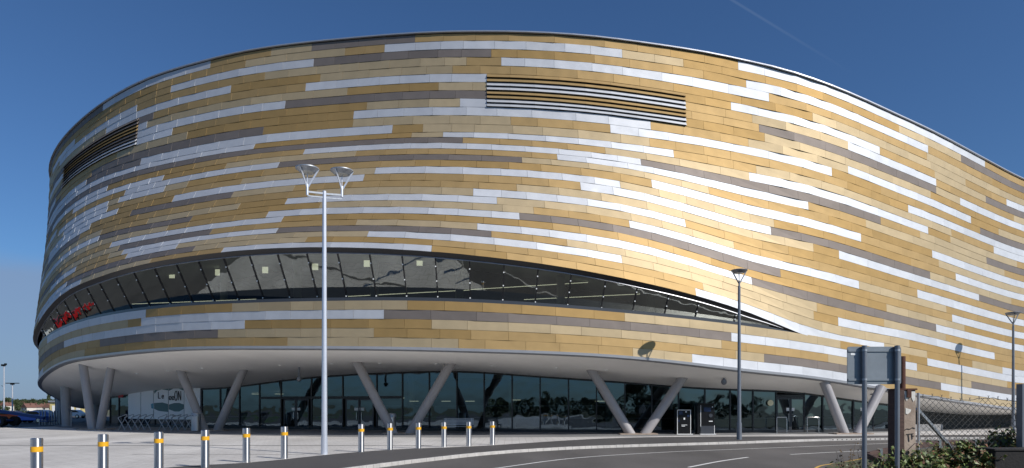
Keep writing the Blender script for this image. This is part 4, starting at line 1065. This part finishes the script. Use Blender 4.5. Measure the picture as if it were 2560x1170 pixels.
# trees behind the photographer, mirrored in the glass
tr = make_tree('roadside_tree', 8, 3.8, 1600, 'roadside tree behind the viewer, mirrored in the entrance glazing', leaf=.42, group='trees mirrored in the glazing'); tr.location = (-30, -34, -.1)
tr.scale = (.6,) * 3
for x, y, k in ((-22, -40, .55), (-14, -36, .5), (-7, -44, .6), (3, -38, 1.0), (9, -42, 1.15), (15, -38, 1.1), (21, -44, .95), (29, -44, .7), (38, -38, .6), (-40, -34, .55), (-50, -40, .6), (-62, -38, .5), (48, -40, .6)):
    dup(tr, (x, y, -.1), random.uniform(0, 6), None, k)
b = MB()
for i in range(7000):
    x = random.uniform(-75, 60); y = -33 + random.gauss(0, 1.0); top = 3.1 + .7 * math.sin(x * .23) + .5 * math.sin(x * .9 + 1); p = Vector((x, y, random.uniform(0, 1) ** .8 * top)); s_ = random.uniform(.25, .5)
    nrm = Vector((random.gauss(0, 1), random.gauss(.6, .8), random.gauss(.4, .8))).normalized(); a = nrm.orthogonal().normalized(); bb = nrm.cross(a)
    b.face((p - a * s_, p + bb * s_ * .6, p + a * s_, p - bb * s_ * .6), 0, random.uniform(.7, 1.4))
tag(b.build('hedge', M['treeleaf'], tone=True), 'long roadside hedge behind the viewer, mirrored low in the entrance glazing', 'hedge')
# cars of the side car park, mirrored in the ribbon window
M['redcar'] = mat('red_car_paint', (.42, .012, .015), .3, coat=.5)
for (x, y, rz, pm, lb) in ((-84, 84, 40, 'white_car', 'white car in the side car park, second from the near end'), (-88, 90, 40, 'white_car', 'white car in the side car park, parked between a red one and another white one'), (-93, 96, 40, 'white_car', 'white car farthest along the row in the side car park'), (-80, 76, 40, 'redcar', 'red car in the side car park, nearest the road')):
    c = make_car('parked_car', M[pm], lb); c.location = (x, y, -.05); c.rotation_euler.z = R(rz)

# ------------------------------------------------------------------ right foreground
DS = 12.6
def nr(x, y, d): return at(x, y, d)
a = nr(2161, 1000, DS); c = nr(2243, 1000, DS + .15)
t = thing('road_sign', 'back of a grey rectangular road sign on two posts', 'road sign', ((a[0] + c[0]) / 2, DS, 0))
for x, d in ((2161, DS), (2243, DS)):
    p = nr(x, 868, d); b = MB(); b.cyl((p[0], d, -.1), (p[0], d, p[2]), .043, n=16); b.lathe([(.047, 0), (.047, .03), (0, .035)], 16, c=(p[0], d, p[2])); b.build('post', M['polegrey'], t, smooth=True)
tl = nr(2127, 865, DS - .07); brr = nr(2263, 960, DS - .07)
b = MB(); pts = []; rr = .04
yb = DS + .085
for cx, cz, a0 in ((tl[0] + rr, brr[2] + rr, 180), (brr[0] - rr, brr[2] + rr, 270), (brr[0] - rr, tl[2] - rr, 0), (tl[0] + rr, tl[2] - rr, 90)):
    for i in range(5): an = R(a0 + i * 22.5); pts.append((cx + rr * math.cos(an), cz + rr * math.sin(an)))
b.prism(pts, DS + .06, DS + .075)
sg = b.build('panel', M['signback'], t)
b = MB()
for z in (tl[2] - .075, brr[2] + .085): b.box(((tl[0] + brr[0]) / 2, DS + .052, z), (brr[0] - tl[0] - .02, .02, .04))
b.build('rail', M['signback'], sg)
b = MB(); b.box((tl[0] + .11, DS + .056, tl[2] - .14), (.10, .004, .04)); b.build('maker_plate', M['notice'], sg)
for x, d in ((2161, DS), (2243, DS)):
    p = nr(x, 868, d)
    for z in (tl[2] - .075, brr[2] + .085):
        b = MB(); b.cyl((p[0], d, z - .018), (p[0], d, z + .018), .049, n=16); b.build('clamp', M['galv'], sg, smooth=True)
# concrete gate post with a rusty pipe
d = 13.0; x0, x1 = nr(2248, 1000, d)[0], nr(2291, 1000, d)[0]; zt = nr(2270, 975, d)[2]
t = thing('gate_post', 'weathered square gate post with a rusty pipe on top and flaking white paint', 'gate post', ((x0 + x1) / 2, d + .2, 0))
b = MB(); b.box(((x0 + x1) / 2 + .05, d + .2, zt / 2 - .1), (x1 - x0 - .10, .36, zt + .2)); b.build('shaft', M['concrete'], t, bevel=.012)
b = MB(); b.box((x0 + .045, d + .19, zt / 2 - .1), (.10, .40, zt + .2)); b.build('left_strip', M['timber'], t, bevel=.01)  # dark strip down the left side of the post
b = MB(); b.box(((x0 + x1) / 2, d + .2, zt + .015), (x1 - x0 + .03, .42, .03)); b.build('cap_plate', M['rust'], t)
b = MB(); px = nr(2270, 900, d)[0]; b.cyl((px, d + .2, zt + .03), (px, d + .2, nr(2270, 889, d)[2]), .062, n=18); b.box((px + .02, d - .0, zt - .06), (.08, .03, .16)); b.build('pipe', M['rust'], t, smooth=True)
b = MB()
def patch(pts, dd=.008): b.face([(nr(x, y, d)[0], d + .02 - dd, nr(x, y, d)[2]) for x, y in pts])
patch([(2262, 978), (2272, 978), (2274, 990), (2268, 1003), (2263, 995)]); patch([(2280, 978), (2289, 978), (2289, 1000), (2284, 1004), (2279, 992)]); patch([(2265, 1020), (2279, 1024), (2277, 1030), (2270, 1036), (2265, 1034)])
b.build('paint_patch', M['flake'], t)
b = MB()
def stroke(pts, wd=.014):
    q = [(nr(x, y, d)[0], d + .012, nr(x, y, d)[2]) for x, y in pts]
    for p1, p2 in zip(q, q[1:]): b.bar(p1, p2, .004, wd)
stroke([(2262, 1076), (2268, 1072), (2276, 1073), (2282, 1069), (2289, 1071)]); stroke([(2267, 1086), (2285, 1084)]); stroke([(2272, 1086), (2274, 1104)]); stroke([(2281, 1085), (2282, 1098)]); stroke([(2281, 1090), (2287, 1090)])
stroke([(2262, 1132), (2272, 1124), (2282, 1114), (2289, 1108)], .01)
b.build('graffiti', M['graffiti'], t)
# chain link fence
d = 13.3; fx0, fx1 = nr(2296, 1000, d)[0], nr(2556, 1000, d)[0] + .9
t = thing('chain_link_fence', 'sagging chain-link fence with a slanting brace beside the gate post', 'fence', (fx0, d, 0))
b = MB(); b.cyl((fx0, d, -.1), (fx0, d, nr(2296, 982, d)[2]), .025, n=12); b.build('post', M['galv'], t, smooth=True)
b = MB(); b.bar(nr(2292, 1022, d + .05), nr(2392, 1135, d + .45), .055, .055); b.build('brace', M['galv'], t)
b = MB(); zt0, zb0 = nr(2296, 986, d)[2], .1
def ztop(x): u = (x - fx0) / (fx1 - fx0); return zt0 - .05 - .05 * math.sin(u * 3.1) + .03 * math.sin(u * 17)
sp_ = .115; n = int((fx1 - fx0) / sp_)
for i in range(-22, n + 1):
    for sgn in (1, -1):
        xs = fx0 + i * sp_; seg_pts = []
        K = 24
        for q in range(K + 1):
            z = zb0 + (zt0 + .1 - zb0) * q / K; x = xs + (z - zb0) * 1.0 if sgn == 1 else xs + (zt0 - zb0) * 1.0 - (z - zb0) * 1.0
            if fx0 <= x <= fx1 and z <= ztop(x): seg_pts.append((x + .004 * math.sin(q * 2 + i), d + .012 * math.sin(x * 3 + z * 2) + (.003 if sgn == 1 else -.003), z))
        if len(seg_pts) > 1: b.tube([seg_pts[0], seg_pts[len(seg_pts) // 2], seg_pts[-1]] if len(seg_pts) > 2 else seg_pts, .0042, 4)
b.build('mesh', M['wire'], t)
b = MB()
for dz in (0.0, .0):
    pts = [(fx0 + (fx1 - fx0) * i / 30, d, ztop(fx0 + (fx1 - fx0) * i / 30) + .012 * math.sin(i * 2.2)) for i in range(31)]; b.tube(pts, .006, 5)
for i in range(16):
    x = fx0 + (fx1 - fx0) * (i + .4) / 16; b.cyl((x, d, ztop(x) - .02), (x + .03, d, ztop(x) + .05), .004, n=4); b.cyl((x + .03, d, ztop(x) - .02), (x, d, ztop(x) + .05), .004, n=4)
b.build('top_wire', M['wire'], t)
# steel gate post at the right edge on a dark block
d = 13.1; g0 = nr(2549, 960, d); gx1 = nr(2580, 960, d)[0]
t = thing('fence_panel', 'blue-grey and white steel panel post at the right photo edge', 'gate post', (g0[0] + .1, d, 0))
b = MB(); b.box((g0[0] + .02, d, (g0[2] + .7) / 2), (.05, .16, g0[2] - .7)); b.build('post', M['polegrey'], t)
b = MB(); b.box((g0[0] + .30, d - .02, (g0[2] + .72) / 2), (.50, .03, g0[2] - .74)); b.build('panel', M['white_car'], t)
b = MB(); b.box((g0[0] + .09, d - .05, g0[2] - .22), (.06, .04, .07)); b.box((g0[0] + .09, d - .05, 1.10), (.06, .04, .07)); b.build('hinge', M['black'], t)
d = 12.4; q0 = nr(2492, 1128, d); t = thing('dark_block_wall', 'low black masonry block at the bottom right corner', 'wall', (q0[0] + .7, d + .3, 0))
b = MB(); b.box((q0[0] + .75, d + .3, q0[2] / 2 - .1), (1.5, .5, q0[2] + .2)); b.build('block', M['darkbrick'], t, bevel=.02)
b = MB(); b.box((q0[0] + .75, d + .3, q0[2] + .02), (1.54, .54, .04)); b.build('coping', M['darkbrick'], t, bevel=.01)
# timber knee rail
rail = [(2170, 1137, 18.5), (2262, 1117, 19.5), (2345, 1108, 20.5), (2435, 1106, 21.5), (2580, 1104, 22.5)]
t = thing('knee_rail_fence', 'low dark brown timber knee rail along the verge with steel straps', 'fence', (nr(2345, 1100, 20.5)[0], 20.5, 0))
pp = [nr(*r_) for r_ in rail]
for p1, p2 in zip(pp, pp[1:]):
    b = MB(); b.bar(p1, p2, .11, .15); b.build('rail', M['timber'], t, bevel=.01)
for (x, y, d_) in ((2195, 1131, 18.8), (2342, 1108, 20.5), (2432, 1106, 21.5), (2540, 1105, 22.3)):
    p = nr(x, y, d_); b = MB(); b.box((p[0], p[1] + .02, p[2] / 2 - .12), (.15, .15, p[2] + .1)); ob = b.build('post', M['timber'], t, bevel=.01)
    b = MB(); b.bar((p[0] - .045, p[1] - .05, p[2] + .09), (p[0] + .045, p[1] - .05, p[2] + .09), .18, .012); b.box((p[0] + .05, p[1] - .085, p[2] - .02), (.07, .012, .26)); b.build('strap', M['steel'], ob)
p = nr(2170, 1137, 18.4); q = nr(2290, 1195, 16.0); b = MB(); b.bar((p[0], p[1], p[2] - .02), q, .12, .15); b.build('end_rail', M['timber'], t, bevel=.01)
# brambles
def bramble(lb, spots, n, dd, red=.06, leaf=.05):
    cx = sum(s_[0] for s_ in spots) / len(spots); base = nr(cx, 1100, dd)
    t = thing('bramble_bush', lb, 'bush', (base[0], dd, -.05), group='brambles on the verge')
    b = MB()
    for i in range(n):
        sx, sy, r_ = random.choice(spots); c = nr(sx, sy, dd); rr = r_ / F * dd
        v = Vector((random.gauss(0, .55), random.gauss(0, .6), random.gauss(0, .5))); p = Vector(c) + v * rr
        for l3 in range(3):
            nrm = Vector((random.gauss(0, .6), random.gauss(-.35, .6), random.gauss(.7, .5))).normalized(); a = nrm.orthogonal().normalized(); bb = nrm.cross(a); an = random.uniform(0, 6.28)
            a2 = a * math.cos(an) + bb * math.sin(an); b2 = nrm.cross(a2); s_ = leaf * random.uniform(.55, 1.25); c2 = p + Vector((random.gauss(0, .03), random.gauss(0, .03), random.gauss(0, .03)))
            mid = nrm * s_ * -.12
            b.face((c2 - a2 * s_, c2 - a2 * s_ * .2 + b2 * s_ * .62 + mid, c2 + a2 * s_ * 1.1, c2 + mid), 1 if random.random() < red else 0, random.uniform(.6, 1.5))
            b.face((c2 - a2 * s_, c2 + mid, c2 + a2 * s_ * 1.1, c2 - a2 * s_ * .2 - b2 * s_ * .62 + mid), 0 if random.random() > red else 1, random.uniform(.6, 1.5))
    b.build('leaves', [M['leaf'], M['redleaf']], t, tone=True)
    b = MB()
    for i in range(30):
        sx, sy, r_ = random.choice(spots); c = Vector(nr(sx, sy, dd)); c += Vector((random.gauss(0, .15), random.gauss(0, .15), random.gauss(0.05, .1)))
        s0 = Vector((c.x + random.gauss(0, .25), dd + random.gauss(0, .15), -.05)); m_ = (s0 + c) / 2 + Vector((random.gauss(0, .1), 0, .25)); b.tube([s0, m_, c, c + Vector((random.gauss(0, .18), random.gauss(0, .1), random.gauss(0, .1)))], [.008, .007, .005, .002], 5)
    b.build('stems', M['stem'], t)
bramble('leafy green bramble at the foot of the gate post', [(2215, 1170, 28), (2245, 1164, 26), (2285, 1166, 24), (2320, 1160, 28), (2270, 1182, 36)], 420, 12.9)
bramble('large bramble mass sprawling through the wire fence', [(2350, 1146, 30), (2390, 1154, 36), (2430, 1140, 32), (2370, 1170, 40), (2440, 1165, 40), (2470, 1150, 28), (2415, 1122, 16)], 620, 13.1, .16)
bramble('tall bramble shoots reaching up left of the steel panel post', [(2500, 1104, 22), (2520, 1094, 18), (2480, 1114, 22), (2530, 1116, 24), (2505, 1126, 28), (2458, 1120, 20)], 300, 13.6, .15)
bramble('dark bramble clump beside the low black block', [(2450, 1160, 34), (2475, 1150, 26), (2420, 1170, 36), (2340, 1175, 36)], 380, 12.7, .25)
def weed(x, y, dd, hh, lb, n=9):
    base = nr(x, y, dd); t = thing('dry_weed', lb, 'weed', (base[0], dd, -.05)); b = MB()
    for i in range(n):
        e = Vector((base[0] + random.gauss(0, .16), dd + random.gauss(0, .12), base[2] + random.uniform(-.1, .14))); s0 = Vector((base[0] + random.gauss(0, .1), dd, -.05)); m_ = (s0 + e) / 2 + Vector((random.gauss(0, .05), 0, 0))
        b.tube([s0, m_, e], [.007, .005, .002], 5)
        for k in range(4):
            p = m_.lerp(e, random.uniform(.2, 1)); b.tube([p, p + Vector((random.gauss(0, .07), random.gauss(0, .05), random.uniform(.02, .09)))], [.003, .0015], 4)
            b.box(p + Vector((random.gauss(0, .02), 0, random.gauss(0, .02))), (.02, .02, .025))
    b.build('stalks', M['stem'], t)
weed(2130, 1120, 13.5, .5, 'dry weed stalks left of the road sign posts'); weed(2345, 1110, 13.25, .5, 'dead twigs tangled in the fence by the slanting brace', 7)
# dead litter of leaves under the rail
b = MB()
for i in range(2600):
    x = random.uniform(7.2, 14.5); y = random.uniform(12, 22)
    if x < 7.2 + (y - 12) * .30: continue
    s_ = random.uniform(.03, .09); an = random.uniform(0, 6.28); z = -.04 + random.uniform(0, .22); c_, sn = math.cos(an) * s_, math.sin(an) * s_
    b.face(((x - c_, y - sn, z), (x + sn * .4, y - c_ * .4, z + random.uniform(-.03, .06)), (x + c_, y + sn, z + random.uniform(-.03, .06)), (x - sn * .4, y + c_ * .4, z)), 0 if random.random() < .55 else 1, random.uniform(.6, 1.4))
o = b.build('ground_cover', [M['leaf'], M['redleaf']], tone=True); o['kind'] = 'stuff'
